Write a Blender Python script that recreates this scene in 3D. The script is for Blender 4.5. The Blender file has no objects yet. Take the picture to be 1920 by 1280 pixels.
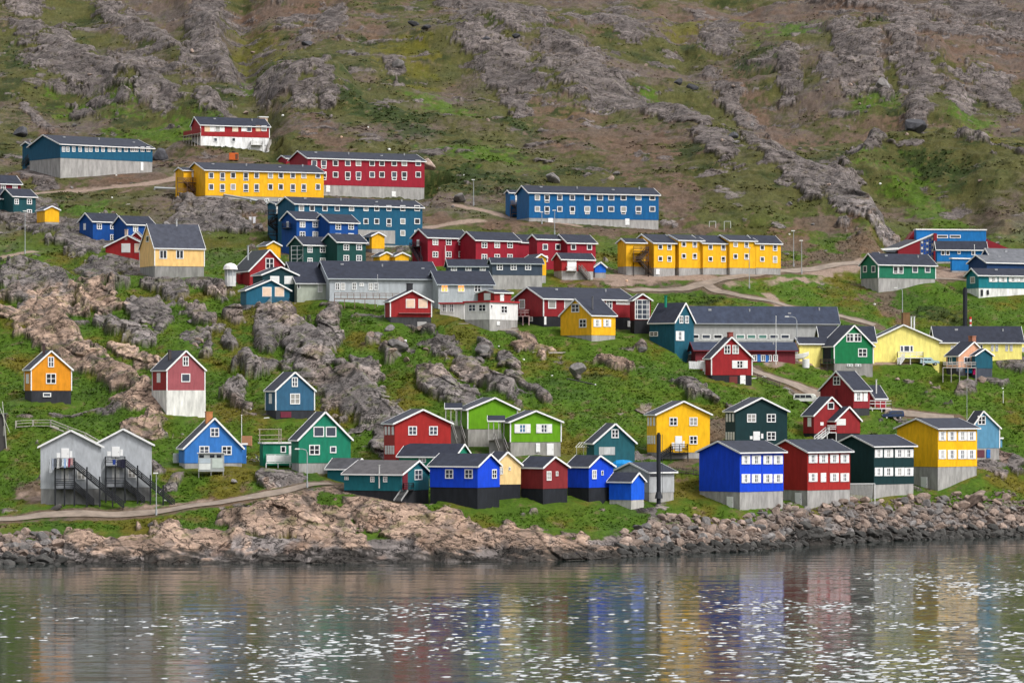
import bpy, bmesh, math, random
import numpy as np
from mathutils import Vector
R_=math.radians
sc=bpy.context.scene; col=sc.collection
# ---------------- camera ----------------
F=7000.0; H=27.0; HY=740.0        # focal length in 1920-px units, camera height, horizon row
cd=bpy.data.cameras.new('camera'); cam=bpy.data.objects.new('camera',cd); col.objects.link(cam)
cam.location=(0,0,H); cam.rotation_euler=(R_(90),0,0)
cd.sensor_width=36; cd.lens=F/1920*36; cd.shift_y=(HY-640)/1920; cd.clip_start=1; cd.clip_end=20000
sc.camera=cam
# ---------------- world / sun ----------------
SUN_EL=50; SUN_AZ=50               # overcast; soft light from the right behind the camera
w=bpy.data.worlds.new('World'); sc.world=w; w.use_nodes=True
nt=w.node_tree; bg=nt.nodes['Background']
sky=nt.nodes.new('ShaderNodeTexSky'); sky.sky_type='NISHITA'; sky.sun_disc=False
sky.sun_elevation=R_(SUN_EL); sky.sun_rotation=R_(180-SUN_AZ); sky.air_density=1.0; sky.dust_density=4.0; sky.ozone_density=1.0
hs=nt.nodes.new('ShaderNodeHueSaturation'); hs.inputs['Saturation'].default_value=0.18
nt.links.new(sky.outputs[0],hs.inputs['Color']); 
# broken overcast: grey veil everywhere, and an unseen bright bank added to the north for glints on the water
def _n(t,**k):
    o=nt.nodes.new(t)
    for a,b in k.items(): setattr(o,a,b)
    return o
def _mr(src,a,b,c=0,d=1):
    o=_n('ShaderNodeMapRange',interpolation_type='SMOOTHSTEP'); nt.links.new(src,o.inputs['Value'])
    for n_,v in (('From Min',a),('From Max',b),('To Min',c),('To Max',d)): o.inputs[n_].default_value=v
    return o.outputs[0]
def _mul(a,b):
    o=_n('ShaderNodeMath',operation='MULTIPLY'); nt.links.new(a,o.inputs[0]); nt.links.new(b,o.inputs[1]); return o.outputs[0]
_tc=_n('ShaderNodeTexCoord'); _sp=_n('ShaderNodeSeparateXYZ'); nt.links.new(_tc.outputs['Generated'],_sp.inputs[0])
_no=_n('ShaderNodeTexNoise'); _no.inputs['Scale'].default_value=3.5; _no.inputs['Detail'].default_value=6; nt.links.new(_tc.outputs['Generated'],_no.inputs['Vector'])
_m=_mul(_mul(_mr(_sp.outputs['Y'],.15,.7),_mr(_sp.outputs['Z'],.15,.25)),_mul(_mr(_sp.outputs['Z'],.42,.62,1,0),_mr(_no.outputs[0],.25,.7,.55,1)))
_mx=_n('ShaderNodeMix',data_type='RGBA'); nt.links.new(_m,_mx.inputs[0]); nt.links.new(hs.outputs[0],_mx.inputs[6]); _mx.inputs[7].default_value=(17,17.2,17.6,1)
nt.links.new(_mx.outputs[2],bg.inputs['Color'])
bg.inputs['Strength'].default_value=0.13
sl=bpy.data.lights.new('sun','SUN'); sl.energy=1.45; sl.angle=R_(10); sl.color=(1.0,0.965,0.91)
so=bpy.data.objects.new('sun',sl); col.objects.link(so)
# direction pointing from sun to scene
_e,_a=R_(SUN_EL),R_(SUN_AZ)
sd=Vector((-math.sin(_a)*math.cos(_e), math.cos(_a)*math.cos(_e), -math.sin(_e)))
so.rotation_euler=sd.to_track_quat('-Z','Y').to_euler(); so.location=(100,-50,300)
sc.view_settings.view_transform='Standard'; sc.view_settings.look='None'; sc.view_settings.gamma=1
sc.view_settings.exposure=0.58; sc.view_settings.use_curve_mapping=False
sc.cycles.max_bounces=4; sc.cycles.diffuse_bounces=2; sc.cycles.glossy_bounces=3; sc.cycles.volume_bounces=0
sc.cycles.caustics_reflective=False; sc.cycles.caustics_refractive=False
# ---------------- photograph geometry -> world distance ----------------
_kp=[1300,1075,1050,950,870,780,700,600,500,380,300,200,100,0,-150,-300,-420]
_kd=[v*7/6 for v in (485,507,515,545,570,600,635,680,740,820,885,990,1110,1260,1480,1740,2050)]
_sx=[-400,0,300,640,1000,1130,1240,1400,1520,1700,1920,2400]
_sy=[1062,1057,1057,1056,1053,1048,1040,1033,1022,1012,1005,990]   # shoreline row
def d0curve(px):
    sh=np.interp(px,_sx,_sy); ds=H*F/(sh-HY)
    py=np.array(_kp,float); d=np.array(_kd,float)
    k=np.interp(py,[-100,1000],[0,1]); off=(ds-600)*.9
    d=d+off*k
    d[:3]+=(ds-600)*.1  # keep the waterline where it is: shift the low rows
    py=np.where(py>=1050, py+(sh-1050), py)
    i=3; py[i]=min(950,sh-48)
    return py[::-1],d[::-1]
def D0(px,py):
    a,b=d0curve(px); return float(np.interp(py,a,b))
def zat(py,Y): return H+(HY-py)*Y/F
def P(px,py,D): return Vector(((px-960)/F*D, D, zat(py,D)))
# ---------------- numpy noise ----------------
_rs=np.random.RandomState(7); _pt=_rs.rand(65536).astype(np.float32); _pa=_rs.rand(65536).astype(np.float32)*6.2831853
def _h(i,j,s=0): return ((i*73856093)^(j*19349663)^(s*83492791+s*7))&65535
def gn(x,y,s=0):
    xi=np.floor(x).astype(np.int64); yi=np.floor(y).astype(np.int64); fx=(x-xi).astype(np.float32); fy=(y-yi).astype(np.float32)
    u=fx*fx*fx*(fx*(fx*6-15)+10); v=fy*fy*fy*(fy*(fy*6-15)+10)
    def g(di,dj):
        a=_pa[_h(xi+di,yi+dj,s)]; return np.cos(a)*(fx-di)+np.sin(a)*(fy-dj)
    a=g(0,0);b=g(1,0);c=g(0,1);d=g(1,1)
    return (a+(b-a)*u+((c+(d-c)*u)-(a+(b-a)*u))*v)*1.5
def fbm(x,y,o=4,s=0,gain=.5):
    t=0;a=1
    for k in range(o): t=t+a*gn(x*2**k+k*17.3,y*2**k-k*9.1,s+k); a*=gain
    return t
def slab(x,y,s=0,tilt=.6):
    """cellular blocks: each cell is its own tilted plane; returns height, edge distance, id"""
    xi=np.floor(x).astype(np.int64); yi=np.floor(y).astype(np.int64)
    b1=np.full(x.shape,9.,np.float32); b2=b1.copy(); hh=np.zeros(x.shape,np.float32); idv=hh.copy()
    for di in(-1,0,1):
        for dj in(-1,0,1):
            h=_h(xi+di,yi+dj,s); cx=xi+di+_pt[h]; cy=yi+dj+_pt[(h+911)&65535]
            dx=(x-cx).astype(np.float32); dy=(y-cy).astype(np.float32); d=dx*dx+dy*dy
            q=_pt[(h+333)&65535]; gx=(_pt[(h+77)&65535]-.5)*2*tilt; gy=(_pt[(h+555)&65535]-.35)*2*tilt
            v=q-.5+gx*dx+gy*dy
            m=d<b1
            b2=np.where(m,b1,np.minimum(b2,d)); hh=np.where(m,v,hh); idv=np.where(m,q,idv); b1=np.where(m,d,b1)
    return hh,np.sqrt(b2)-np.sqrt(b1),idv
def sst(a,b,x): t=np.clip((x-a)/(b-a),0,1); return t*t*(3-2*t)
# ---------------- materials ----------------
def new_mat(name):
    m=bpy.data.materials.new(name); m.use_nodes=True; n=m.node_tree; return m,n,n.nodes['Principled BSDF']
def N(n,t,**k):
    o=n.nodes.new(t)
    for a,b in k.items(): setattr(o,a,b)
    return o
_mc={}
def paint(c,kind='wall',rough=.7,var=.10,scale=1.2,bump=.15):
    key=(tuple(c),kind,rough)
    if key in _mc: return _mc[key]
    m,n,b=new_mat(kind); L=n.links.new
    tc=N(n,'ShaderNodeTexCoord'); mp=N(n,'ShaderNodeMapping')
    mp.inputs['Scale'].default_value={'wall':(1.2,1.2,.35),'concrete':(.9,.9,.22),'roof':(.7,.7,.7)}.get(kind,(1,1,1))
    L(tc.outputs['Object'],mp.inputs[0])
    no=N(n,'ShaderNodeTexNoise'); no.inputs['Scale'].default_value=scale; no.inputs['Detail'].default_value=6; no.inputs['Roughness'].default_value=.65
    L(mp.outputs[0],no.inputs['Vector'])
    cr=N(n,'ShaderNodeValToRGB'); e=cr.color_ramp.elements
    v={'concrete':.34,'roof':.30,'wall':.20}.get(kind,var)
    e[0].position=.3; e[1].position=.72
    e[0].color=(c[0]*(1-v),c[1]*(1-v),c[2]*(1-v),1); e[1].color=(min(1,c[0]*(1+v)),min(1,c[1]*(1+v)),min(1,c[2]*(1+v)),1)
    L(no.outputs[0],cr.inputs[0])
    src=cr.outputs[0]
    if kind in('wall','wood'):
        # board joints
        wv=N(n,'ShaderNodeTexWave'); wv.wave_type='BANDS'; wv.bands_direction='Z' if kind=='wall' else 'X'; wv.inputs['Scale'].default_value=1.6; wv.inputs['Distortion'].default_value=.25; wv.inputs['Detail'].default_value=1
        L(tc.outputs['Object'],wv.inputs['Vector'])
        mr=N(n,'ShaderNodeMapRange'); mr.inputs['From Min'].default_value=0; mr.inputs['From Max'].default_value=.25; mr.inputs['To Min'].default_value=.90; mr.inputs['To Max'].default_value=1
        L(wv.outputs[1],mr.inputs['Value'])
        mx=N(n,'ShaderNodeMix',data_type='RGBA',blend_type='MULTIPLY'); mx.inputs[0].default_value=1
        L(src,mx.inputs[6]); L(mr.outputs[0],mx.inputs[7]); src=mx.outputs[2]
    L(src,b.inputs['Base Color'])
    b.inputs['Roughness'].default_value=rough
    b.inputs['Specular IOR Level'].default_value=.25
    bp=N(n,'ShaderNodeBump'); bp.inputs['Strength'].default_value=bump; bp.inputs['Distance'].default_value=.05
    n2=N(n,'ShaderNodeTexNoise'); n2.inputs['Scale'].default_value=7; n2.inputs['Detail'].default_value=4
    L(tc.outputs['Object'],n2.inputs['Vector']); L(n2.outputs[0],bp.inputs['Height']); L(bp.outputs[0],b.inputs['Normal'])
    _mc[key]=m; return m
# ---------------- mesh builder ----------------
class MB:
    def __init__(s): s.v=[]; s.f=[]
    def add(s,vs,fs):
        o=len(s.v); s.v+= [tuple(p) for p in vs]; s.f+=[tuple(i+o for i in f) for f in fs]; return s
    def box(s,x0,x1,y0,y1,z0,z1):
        return s.add([(x0,y0,z0),(x1,y0,z0),(x1,y1,z0),(x0,y1,z0),(x0,y0,z1),(x1,y0,z1),(x1,y1,z1),(x0,y1,z1)],
          [(0,3,2,1),(4,5,6,7),(0,1,5,4),(1,2,6,5),(2,3,7,6),(3,0,4,7)])
    def beam(s,p,q,w=.1,h=.1,up=(0,0,1)):
        p=Vector(p);q=Vector(q); d=(q-p)
        if d.length<1e-4: return s
        d.normalize(); u=Vector(up)
        if abs(d.dot(u))>.98: u=Vector((0,1,0))
        sd=d.cross(u).normalized(); u2=sd.cross(d)
        a=sd*w/2;b=u2*h/2
        vs=[p-a-b,p+a-b,p+a+b,p-a+b,q-a-b,q+a-b,q+a+b,q-a+b]
        return s.add(vs,[(0,1,2,3),(7,6,5,4),(0,4,5,1),(1,5,6,2),(2,6,7,3),(3,7,4,0)])
    def tube(s,pts,r,n=8,r2=None):
        pts=[Vector(p) for p in pts]; rings=[]
        for i,p in enumerate(pts):
            d=(pts[min(i+1,len(pts)-1)]-pts[max(i-1,0)]).normalized()
            u=Vector((0,0,1)) if abs(d.z)<.9 else Vector((0,1,0))
            a=d.cross(u).normalized(); b=a.cross(d)
            rr=r if r2 is None else r+(r2-r)*i/(len(pts)-1)
            rings.append([p+(a*math.cos(k*2*math.pi/n)+b*math.sin(k*2*math.pi/n))*rr for k in range(n)])
        vs=[v for rg in rings for v in rg]; fs=[]
        for i in range(len(pts)-1):
            for k in range(n): fs.append((i*n+k,i*n+(k+1)%n,(i+1)*n+(k+1)%n,(i+1)*n+k))
        fs.append(tuple(range(n-1,-1,-1))); fs.append(tuple((len(pts)-1)*n+k for k in range(n)))
        return s.add(vs,fs)
    def loft(s,sections,cap=True):
        n=len(sections[0]); vs=[v for r in sections for v in r]; fs=[]
        for i in range(len(sections)-1):
            for k in range(n): fs.append((i*n+k,i*n+(k+1)%n,(i+1)*n+(k+1)%n,(i+1)*n+k))
        if cap: fs.append(tuple(range(n-1,-1,-1))); fs.append(tuple((len(sections)-1)*n+k for k in range(n)))
        return s.add(vs,fs)
    def mesh(s,name,mat,fix=True,smooth=False):
        me=bpy.data.meshes.new(name); me.from_pydata(s.v,[],s.f)
        if fix:
            bm=bmesh.new(); bm.from_mesh(me); bmesh.ops.recalc_face_normals(bm,faces=bm.faces); bm.to_mesh(me); bm.free()
        if smooth: me.polygons.foreach_set('use_smooth',[True]*len(me.polygons))
        if mat: me.materials.append(mat)
        return me
    def obj(s,name,mat,parent=None,loc=(0,0,0),rz=0,smooth=False):
        return link(name,s.mesh(name,mat,smooth=smooth),parent,loc,rz)
def link(name,me,parent=None,loc=(0,0,0),rz=0):
    o=bpy.data.objects.new(name,me); col.objects.link(o); o.location=loc; o.rotation_euler=(0,0,rz)
    if parent: o.parent=parent
    return o
def tag(o,label=None,cat=None,group=None,kind=None):
    if label: o['label']=label
    if cat: o['category']=cat
    if group: o['group']=group
    if kind: o['kind']=kind
    return o
def empty(name,loc,rz=0,label=None,cat=None,group=None):
    o=link(name,None,None,loc,rz); o.empty_display_size=.5; return tag(o,label,cat,group)
WHITE=(.80,.80,.80); GREY=(.36,.36,.36); BLACK=(.018,.02,.024)
# ---------------- terrain ----------------
# kinds: R grey rock, P pinkish bare rock, G lush green, O olive/yellow turf, D dark shrub, B brown soil, Z gravel
PATCH=[('R',930,60,80,36,25),('R',1100,160,90,30,25),('R',1590,400,60,34,38),('R',1450,320,60,22,35),('R',1520,350,70,40,38),('Z',170,352,90,7,-4),('Z',430,330,60,8,5),('Z',1180,530,60,7,0),('Z',80,932,60,10,5),('Z',330,938,110,6,-4),('Z',1470,684,60,8,8),('Z',1780,515,40,12,0),('Z',1470,530,90,7,-4),('Z',1560,515,110,8,-2),('Z',1250,523,130,9,-2),('B',1300,516,210,15,-3),
 # px,py,rx,ry,angle(deg, down to the right),kind,strength
('R',90,420,120,26,20),('R',200,470,110,36,18),('R',60,550,80,48,5),('R',95,530,26,16,0),('R',190,522,50,22,20),('R',250,500,60,26,25),('R',315,545,52,18,28),('R',395,545,38,15,22),
('P',100,585,62,20,5),('P',180,565,42,22,20),('P',70,628,115,22,18),('P',150,685,140,15,28),('R',235,622,50,18,22),('P',258,675,62,12,26),('R',268,592,32,20,30),('R',302,598,28,20,45),
('R',368,595,32,20,30),('R',365,640,24,20,10),('R',388,662,16,18,40),('P',210,722,90,13,30),('P',272,772,50,22,15),('P',262,802,32,14,10),('P',30,600,60,10,15),('R',440,600,20,10,30),
('R',430,648,18,12,30),('R',520,610,58,34,42),('R',565,648,42,40,45),('R',610,650,26,44,40),('R',618,590,18,28,40),('R',590,700,42,22,30),('R',650,735,95,44,22),('R',705,790,62,22,15),
('R',690,700,58,20,42),('R',725,832,38,26,35),('R',500,640,26,24,50),('R',480,700,32,24,20),('R',445,738,26,24,30),('R',460,770,30,14,10),('R',350,870,10,8,0),
('R',810,722,30,38,-25),('R',850,748,44,20,15),('R',795,622,44,11,32),('R',845,662,52,14,18),('R',885,705,48,24,34),('R',930,735,44,20,38),('R',700,640,14,20,60),('R',730,660,16,10,30),('R',745,655,16,11,0),('R',905,660,17,11,10),
('R',960,625,34,8,35),('R',955,680,24,10,20),('R',985,720,60,9,38),('P',1010,655,52,6,6),('P',1150,685,46,6,20),('R',1083,703,11,9,0),('R',1204,658,11,6,10),('R',1285,645,30,12,42),('R',1310,737,62,8,18),
('R',1300,742,16,8,0),('R',1420,760,36,9,15),('P',990,640,40,9,40),('R',1200,612,20,8,20),('R',530,908,62,22,15),('R',300,888,26,12,-10),('P',630,926,60,9,6),('R',330,900,28,8,-30),
('P',700,940,70,12,12),('P',250,1028,120,24,4),('P',150,1018,52,22,0),('P',400,1010,110,20,8),('P',470,990,60,26,20),('P',560,975,85,40,18),('P',600,1000,90,38,10),('P',740,975,120,36,18),('P',800,1010,110,26,10),('P',920,1008,120,26,12),('P',1020,1015,110,24,10),('P',1100,1030,70,14,8),
('R',1850,880,60,24,20),('R',1870,720,34,8,10),('R',1815,735,24,8,-5),('R',1900,700,30,10,10),('R',1880,865,40,12,20),
('R',385,60,30,75,22),('R',400,30,30,40,20),('R',230,28,46,20,20),('R',290,62,52,16,25),('R',60,68,30,18,10),('R',30,15,40,14,10),('R',105,62,30,16,20),('R',130,128,78,36,28),('R',195,150,40,16,25),('R',250,98,38,20,22),('R',300,120,40,12,30),('R',292,190,38,22,10),
('R',400,208,36,18,22),('R',395,110,40,30,30),('R',425,140,22,26,60),('R',500,180,14,18,70),('R',520,190,12,20,80),('R',548,195,10,18,80),('R',590,180,28,20,0),('R',610,210,26,18,60),('R',575,215,26,14,0),('R',230,195,14,9,0),('R',160,195,24,8,20),('R',65,205,30,9,35),
('R',620,50,30,26,60),('R',740,134,17,15,0),('R',575,82,17,9,0),('R',545,45,24,12,0),('R',880,22,56,26,35),('R',905,58,50,18,30),('R',820,15,40,14,20),('R',930,120,80,16,18),('R',1080,130,66,20,20),('R',960,150,60,16,12),('R',1110,150,50,26,40),('R',1170,175,70,20,25),('R',1225,215,52,16,35),('R',965,190,30,16,40),
('R',1150,60,60,18,20),('R',1060,60,60,12,10),('R',1340,300,48,18,42),('R',1300,255,50,12,35),('R',1370,215,34,10,42),('R',1500,322,76,28,32),('R',1560,355,80,32,32),('R',1600,400,60,28,40),('R',1640,440,40,18,30),('R',1450,290,40,18,30),('R',1380,160,60,12,38),('R',1400,225,26,12,20),
('R',1350,70,34,15,5),('R',1590,128,42,26,80),('R',1620,140,34,26,70),('R',1480,140,26,20,70),('R',1560,150,24,14,0),('R',1690,135,34,22,60),('R',1730,170,20,34,90),('R',1660,175,12,10,0),('R',1720,205,22,20,60),('R',1800,185,28,14,0),('R',1870,170,44,18,20),('R',1855,300,44,18,10),('R',1910,310,34,16,25),
('R',1700,30,140,16,6),('R',1760,70,120,18,12),('R',1850,30,80,16,20),('R',1620,290,26,14,20),('R',1680,265,40,8,10),('R',1580,295,24,10,0),('R',390,400,40,34,60),('R',350,420,26,30,70),('R',400,380,60,16,10),('R',490,395,50,12,5),('R',440,420,40,20,40),('R',75,330,30,16,10),
('B',1130,255,170,46,22),('B',1270,370,70,36,35),('B',1650,222,120,18,4),('B',1430,190,100,24,40),('B',620,60,110,26,5),('B',560,20,160,18,0),('B',1000,60,150,26,5),('B',1330,20,130,22,0),('B',1800,100,200,50,8),('B',1600,30,140,22,4),
('B',60,330,60,12,0),('B',220,340,120,14,-5),('B',400,292,80,14,5),('B',610,265,60,16,25),('B',1270,385,46,32,50),('B',1230,425,160,12,3),('B',1560,490,160,22,-4),('B',1190,528,120,12,0),('B',1000,425,140,14,5),('B',1655,560,56,20,25),('B',1560,440,100,22,5),('B',1480,465,70,14,0),('B',1780,510,60,20,5),
('B',820,415,40,10,0),('B',70,925,60,16,5),('B',350,938,130,11,-4),('B',1348,810,22,36,60),('B',1290,882,60,10,0),('B',1500,680,60,10,0),('B',1680,690,80,8,0),('B',130,250,70,16,25),('B',700,420,0,0,0),('B',470,420,30,30,0),('B',580,470,60,20,0),('B',700,480,60,20,0),('B',620,370,80,10,0),
('G',1490,82,60,16,5),('G',1480,60,80,12,0),('O',1390,50,60,16,5),('G',1640,185,50,16,0),('O',1620,242,150,9,4),('G',1760,385,80,26,35),('G',1700,345,90,14,20),('O',1850,250,70,20,10),('G',1820,210,50,14,0),('G',200,190,110,18,10),('G',330,238,110,16,0),('G',470,155,34,24,20),('O',480,80,60,40,20),
('G',830,200,60,18,20),('G',900,292,90,16,5),('D',720,230,110,30,15),('D',870,330,120,20,5),('G',150,395,80,18,5),('D',200,90,60,16,15),('D',560,160,60,20,20),('D',1430,120,60,14,0),('D',1760,330,90,12,10),('D',1660,60,50,10,10),('D',40,120,40,30,0),('G',1480,552,70,12,8),('D',1310,560,70,12,5),('G',1240,560,80,10,0),
('G',1880,590,60,22,10),('D',1760,590,70,14,10),('G',1210,160,20,10,0),('O',1280,60,60,14,0),('O',1080,215,60,16,10),('O',760,120,60,30,10),('D',960,230,70,16,20),('D',1130,420,160,8,0),
('G',300,620,110,30,25),('G',230,850,180,40,0),('G',50,820,60,60,10),('G',700,600,60,60,50),('G',760,700,50,70,60),('G',1150,640,150,40,15),('G',1180,740,130,40,10),('G',1090,760,120,30,0),('G',430,820,80,30,0),('G',1780,720,140,40,0),('G',1850,780,80,40,10),('G',1450,730,70,30,20),
('D',1120,700,60,14,12),('D',780,680,36,14,10),('D',620,605,20,12,30),('D',55,775,26,12,0),('D',1110,775,60,12,10),('D',200,560,30,12,0),('D',25,610,20,10,0),('O',1040,810,60,26,20),('O',430,640,60,40,40),('O',470,600,40,26,30),('O',890,720,50,16,20),('O',1340,770,90,20,5),('O',690,900,90,14,6),('O',1600,960,170,14,-4),('O',1820,900,80,26,-20),
('O',860,640,60,20,20),('O',1400,690,50,12,10),('G',1040,955,110,16,8),('G',680,955,60,16,10),('G',400,965,130,12,0),('O',200,970,180,14,0),('O',1250,930,60,16,0),('D',900,670,30,8,0),
]
GREENBASE={'G':(.060,.110,.011),'O':(.098,.094,.014),'D':(.026,.044,.012),'B':(.120,.080,.060),'Z':(.27,.20,.16),'R':(.205,.180,.172),'P':(.37,.262,.200)}
ROADS=[ # (kind, half width m, points px,py)
('asphalt',1.5,[(-260,985),(-60,972),(60,967),(150,962),(300,950),(430,940),(560,925),(625,912)]),
('asphalt',1.6,[(1180,546),(1260,541),(1330,534),(1400,523),(1500,510),(1600,507),(1700,520),(1800,528),(1900,530)]),
('asphalt',1.4,[(1325,536),(1345,548),(1400,558),(1500,579),(1600,601),(1640,612)]),
('asphalt',1.8,[(1395,680),(1420,700),(1470,716),(1530,736),(1620,758),(1700,771),(1790,788)]),
('Z',2.2,[(40,372),(90,356),(180,352),(270,345),(340,325),(350,310)]),
('Z',1.5,[(860,384),(990,412),(1080,420)]),('Z',1.6,[(790,432),(840,420),(900,414)]),
('Z',1.2,[(0,484),(60,476)]),('Z',3.0,[(1130,520),(1250,522),(1320,526)]),
('Z',1.2,[(1440,555),(1480,590)]),('Z',1.8,[(1480,680),(1560,690),(1700,690)]),
]
RIDGES=[ # amplitude m, falloff below / above the crest (px), crest line in photo pixels
(4.2,80,34,[(640,-40),(820,10),(930,50),(1080,110),(1230,215),(1370,290),(1480,335),(1580,375),(1650,440)]),
(4.0,60,12,[(1300,95),(1400,108),(1560,106),(1700,112),(1800,175)]),
(4.5,40,12,[(1560,330),(1680,290),(1800,300),(1920,330),(2000,350)]),
(4.0,40,14,[(-40,60),(60,70),(160,120),(240,160)]),(3.5,34,12,[(180,20),(290,60),(350,110)]),(3.5,30,12,[(230,170),(300,180),(380,205),(440,250)]),(4.0,60,14,[(330,-20),(390,20),(430,100)]),
(4.5,36,12,[(470,170),(560,180),(660,190)]),(3.0,50,16,[(880,130),(1000,150),(1110,190)]),(3.0,40,16,[(1420,-10),(1600,20),(1800,60),(1960,110)]),
(-4.0,30,40,[(440,0),(455,120),(520,260)]),(-4.0,40,50,[(1250,60),(1380,140),(1520,215),(1700,240)]),(-3.5,40,60,[(1300,200),(1500,290),(1700,380),(1850,420)]),
(2.5,30,14,[(480,575),(560,625),(640,690),(740,790)]),(2.0,26,10,[(-20,500),(90,520),(230,560)]),(2.5,26,12,[(-20,600),(120,640),(250,730),(300,760)]),(2.0,30,14,[(760,700),(860,720),(960,760)]),
]
CONTACT=[]   # (x,Y,z) filled in by the houses; the terrain is built last
def road_pts(pts):
    out=[]
    for (a,b) in zip(pts[:-1],pts[1:]):
        for k in range(24):
            t=k/24; px=a[0]+(b[0]-a[0])*t; py=a[1]+(b[1]-a[1])*t; out.append(P(px,py,D0(px,py)))
    a=pts[-1]; out.append(P(a[0],a[1],D0(*a)))
    # smooth
    for _ in range(25):
        out=[out[0]]+[(out[i-1]+out[i]*2+out[i+1])/4 for i in range(1,len(out)-1)]+[out[-1]]
    return out
def build_terrain():
    pxs=np.concatenate([np.linspace(-900,-60,90)[:-1],np.arange(-60,1982,1.75),np.linspace(1982,2850,90)[1:]])
    ys=np.concatenate([np.arange(545,585,3),np.arange(585,820,.45),np.arange(820,1120,.8),np.arange(1120,1640,1.6),np.arange(1640,2392,8)])
    nx,ny=len(pxs),len(ys)
    PX=np.repeat(pxs[None,:],ny,0); Y=np.repeat(ys[:,None],nx,1); X=(PX-960)/F*Y
    PY=np.empty_like(X)
    for j,px in enumerate(pxs):
        a,b=d0curve(px)            # a: py ascending, b: distance descending
        PY[:,j]=np.interp(ys,b[::-1],a[::-1])
    Z=zat(PY,Y)
    # gentle gullies over the whole hill
    big=fbm(X/90,Y/140,3,3)
    lowband=sst(1010,960,PY)
    Z+=big*8*sst(430,150,PY)
    Z+=fbm(X/24,Y/40,3,11)*1.0*lowband
    for (A_,wl_,wu_,pts_) in RIDGES:
        mg=3*max(wl_,wu_); xs_=[p[0] for p in pts_]; ys_=[p[1] for p in pts_]
        j0,j1=np.searchsorted(pxs,[min(xs_)-mg,max(xs_)+mg]); sub=PY[:,j0:j1]
        rws=np.where((sub.max(1)>min(ys_)-mg)&(sub.min(1)<max(ys_)+mg))[0]; s=(slice(rws[0],rws[-1]+1),slice(j0,j1))
        qx=PX[s]+fbm(X[s]/18,Y[s]/26,3,5)*14; qy=PY[s]+fbm(X[s]/14,Y[s]/22,3,6)*12
        bd=np.full(qx.shape,1e9); sg=np.zeros(qx.shape)
        for (ax,ay),(bx,by) in zip(pts_[:-1],pts_[1:]):
            dx,dy=bx-ax,by-ay; t=np.clip(((qx-ax)*dx+(qy-ay)*dy)/(dx*dx+dy*dy),0,1); ex=qx-ax-t*dx; ey=qy-ay-t*dy; dd=np.hypot(ex,ey); m=dd<bd
            bd[m]=dd[m]; sg[m]=(dx*ey-dy*ex)[m]
        wv_=np.where(sg>0,wl_,wu_); endf=sst(0,60,np.minimum(qx-min(xs_)+30,max(xs_)+30-qx)) if max(ys_)<470 else 1
        Z[s]+=A_*(1.45 if max(ys_)<470 else 1)*np.exp(-(bd/wv_)**2)*endf
    # masks ----------------------------------------------------
    wx=fbm(X/9,(Z*1.6+Y*.25)/9,4,21)*.55; wf=fbm(X/2.6,(Z*1.6+Y*.25)/2.6,3,31)*.30
    kinds='GODB'; K={k:np.zeros(X.shape,np.float32) for k in 'RPGODBZ'}
    for (k,cx,cy,rx,ry,an) in PATCH:
        if rx==0: continue
        m=max(rx,ry)*1.7; j0,j1=np.searchsorted(pxs,[cx-m,cx+m])
        if j1<=j0: continue
        rows=np.where((PY[:,j0:j1].max(1)>cy-m)&(PY[:,j0:j1].min(1)<cy+m))[0]
        if len(rows)==0: continue
        s=(slice(rows[0],rows[-1]+1),slice(j0,j1))
        a=R_(an); dx=PX[s]-cx; dy=PY[s]-cy
        u=(dx*math.cos(a)+dy*math.sin(a))/rx; v=(-dx*math.sin(a)+dy*math.cos(a))/ry
        val=1.25-np.sqrt(u*u+v*v)+(wx[s]*.9+wf[s])*(1.2 if k in'RP' else 1.6)
        K[k][s]=np.maximum(K[k][s],val)
    soft=lambda a,lo,hi: sst(lo,hi,a)
    upl=.20*sst(470,380,PY); rock=np.maximum(sst(.26,.42,K['R']+upl*(K['R']>0)),soft(K['P'],.20,.38))
    # scattered outcrops on the upper hill and small ones below
    sn=fbm(X/16,(Z*1.6+Y*.25)/11,4,41); sf=fbm(X/4,(Z*1.6+Y*.25)/3,3,51)
    up=sst(480,300,PY)
    rock=np.maximum(rock, up*sst(.50,.78,sn+sf*.3+.16*sst(250,30,PY)))
    rock=np.maximum(rock,(1-up)*sst(.74,.88,sn+sf*.45)*.9)
    shore_py=np.interp(PX,_sx,_sy); hs=shore_py-PY       # px above the waterline
    shr=sst(46,30,hs+wx*22+wf*12); shr=np.where(PX<1190,shr,sst(52,40,hs+wx*10))
    rock=np.maximum(rock,shr)
    # flatten around roads and house pads --------------------------
    quiet=np.ones(X.shape,np.float32); zroad=np.zeros(X.shape,np.float32)
    strips=[]
    for (k,hw,pts) in ROADS:
        rp=road_pts(pts); arr=np.array([(p.x,p.y,p.z) for p in rp])
        best=np.full(X.shape,1e9,np.float32); zz=np.zeros(X.shape,np.float32)
        x0,x1=arr[:,0].min()-12,arr[:,0].max()+12; y0,y1=arr[:,1].min()-12,arr[:,1].max()+12
        rr=np.where((ys>y0)&(ys<y1))[0]; s=(slice(rr[0],rr[-1]+1),slice(0,nx))
        xs,yy=X[s],Y[s]; bs=best[s]; zs=zz[s]
        for a,b in zip(arr[:-1],arr[1:]):
            d=b-a; l2=d[0]**2+d[1]**2+1e-9
            t=np.clip(((xs-a[0])*d[0]+(yy-a[1])*d[1])/l2,0,1)
            dd=np.hypot(xs-a[0]-t*d[0],yy-a[1]-t*d[1]); m=dd<bs
            bs[m]=dd[m]; zs[m]=(a[2]+t*d[2])[m]
        quiet[s]*=1-sst(hw+5,hw+.8,bs)*.97
        edge=bs+gn(xs/1.5,yy/1.5,61)*.5
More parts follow.
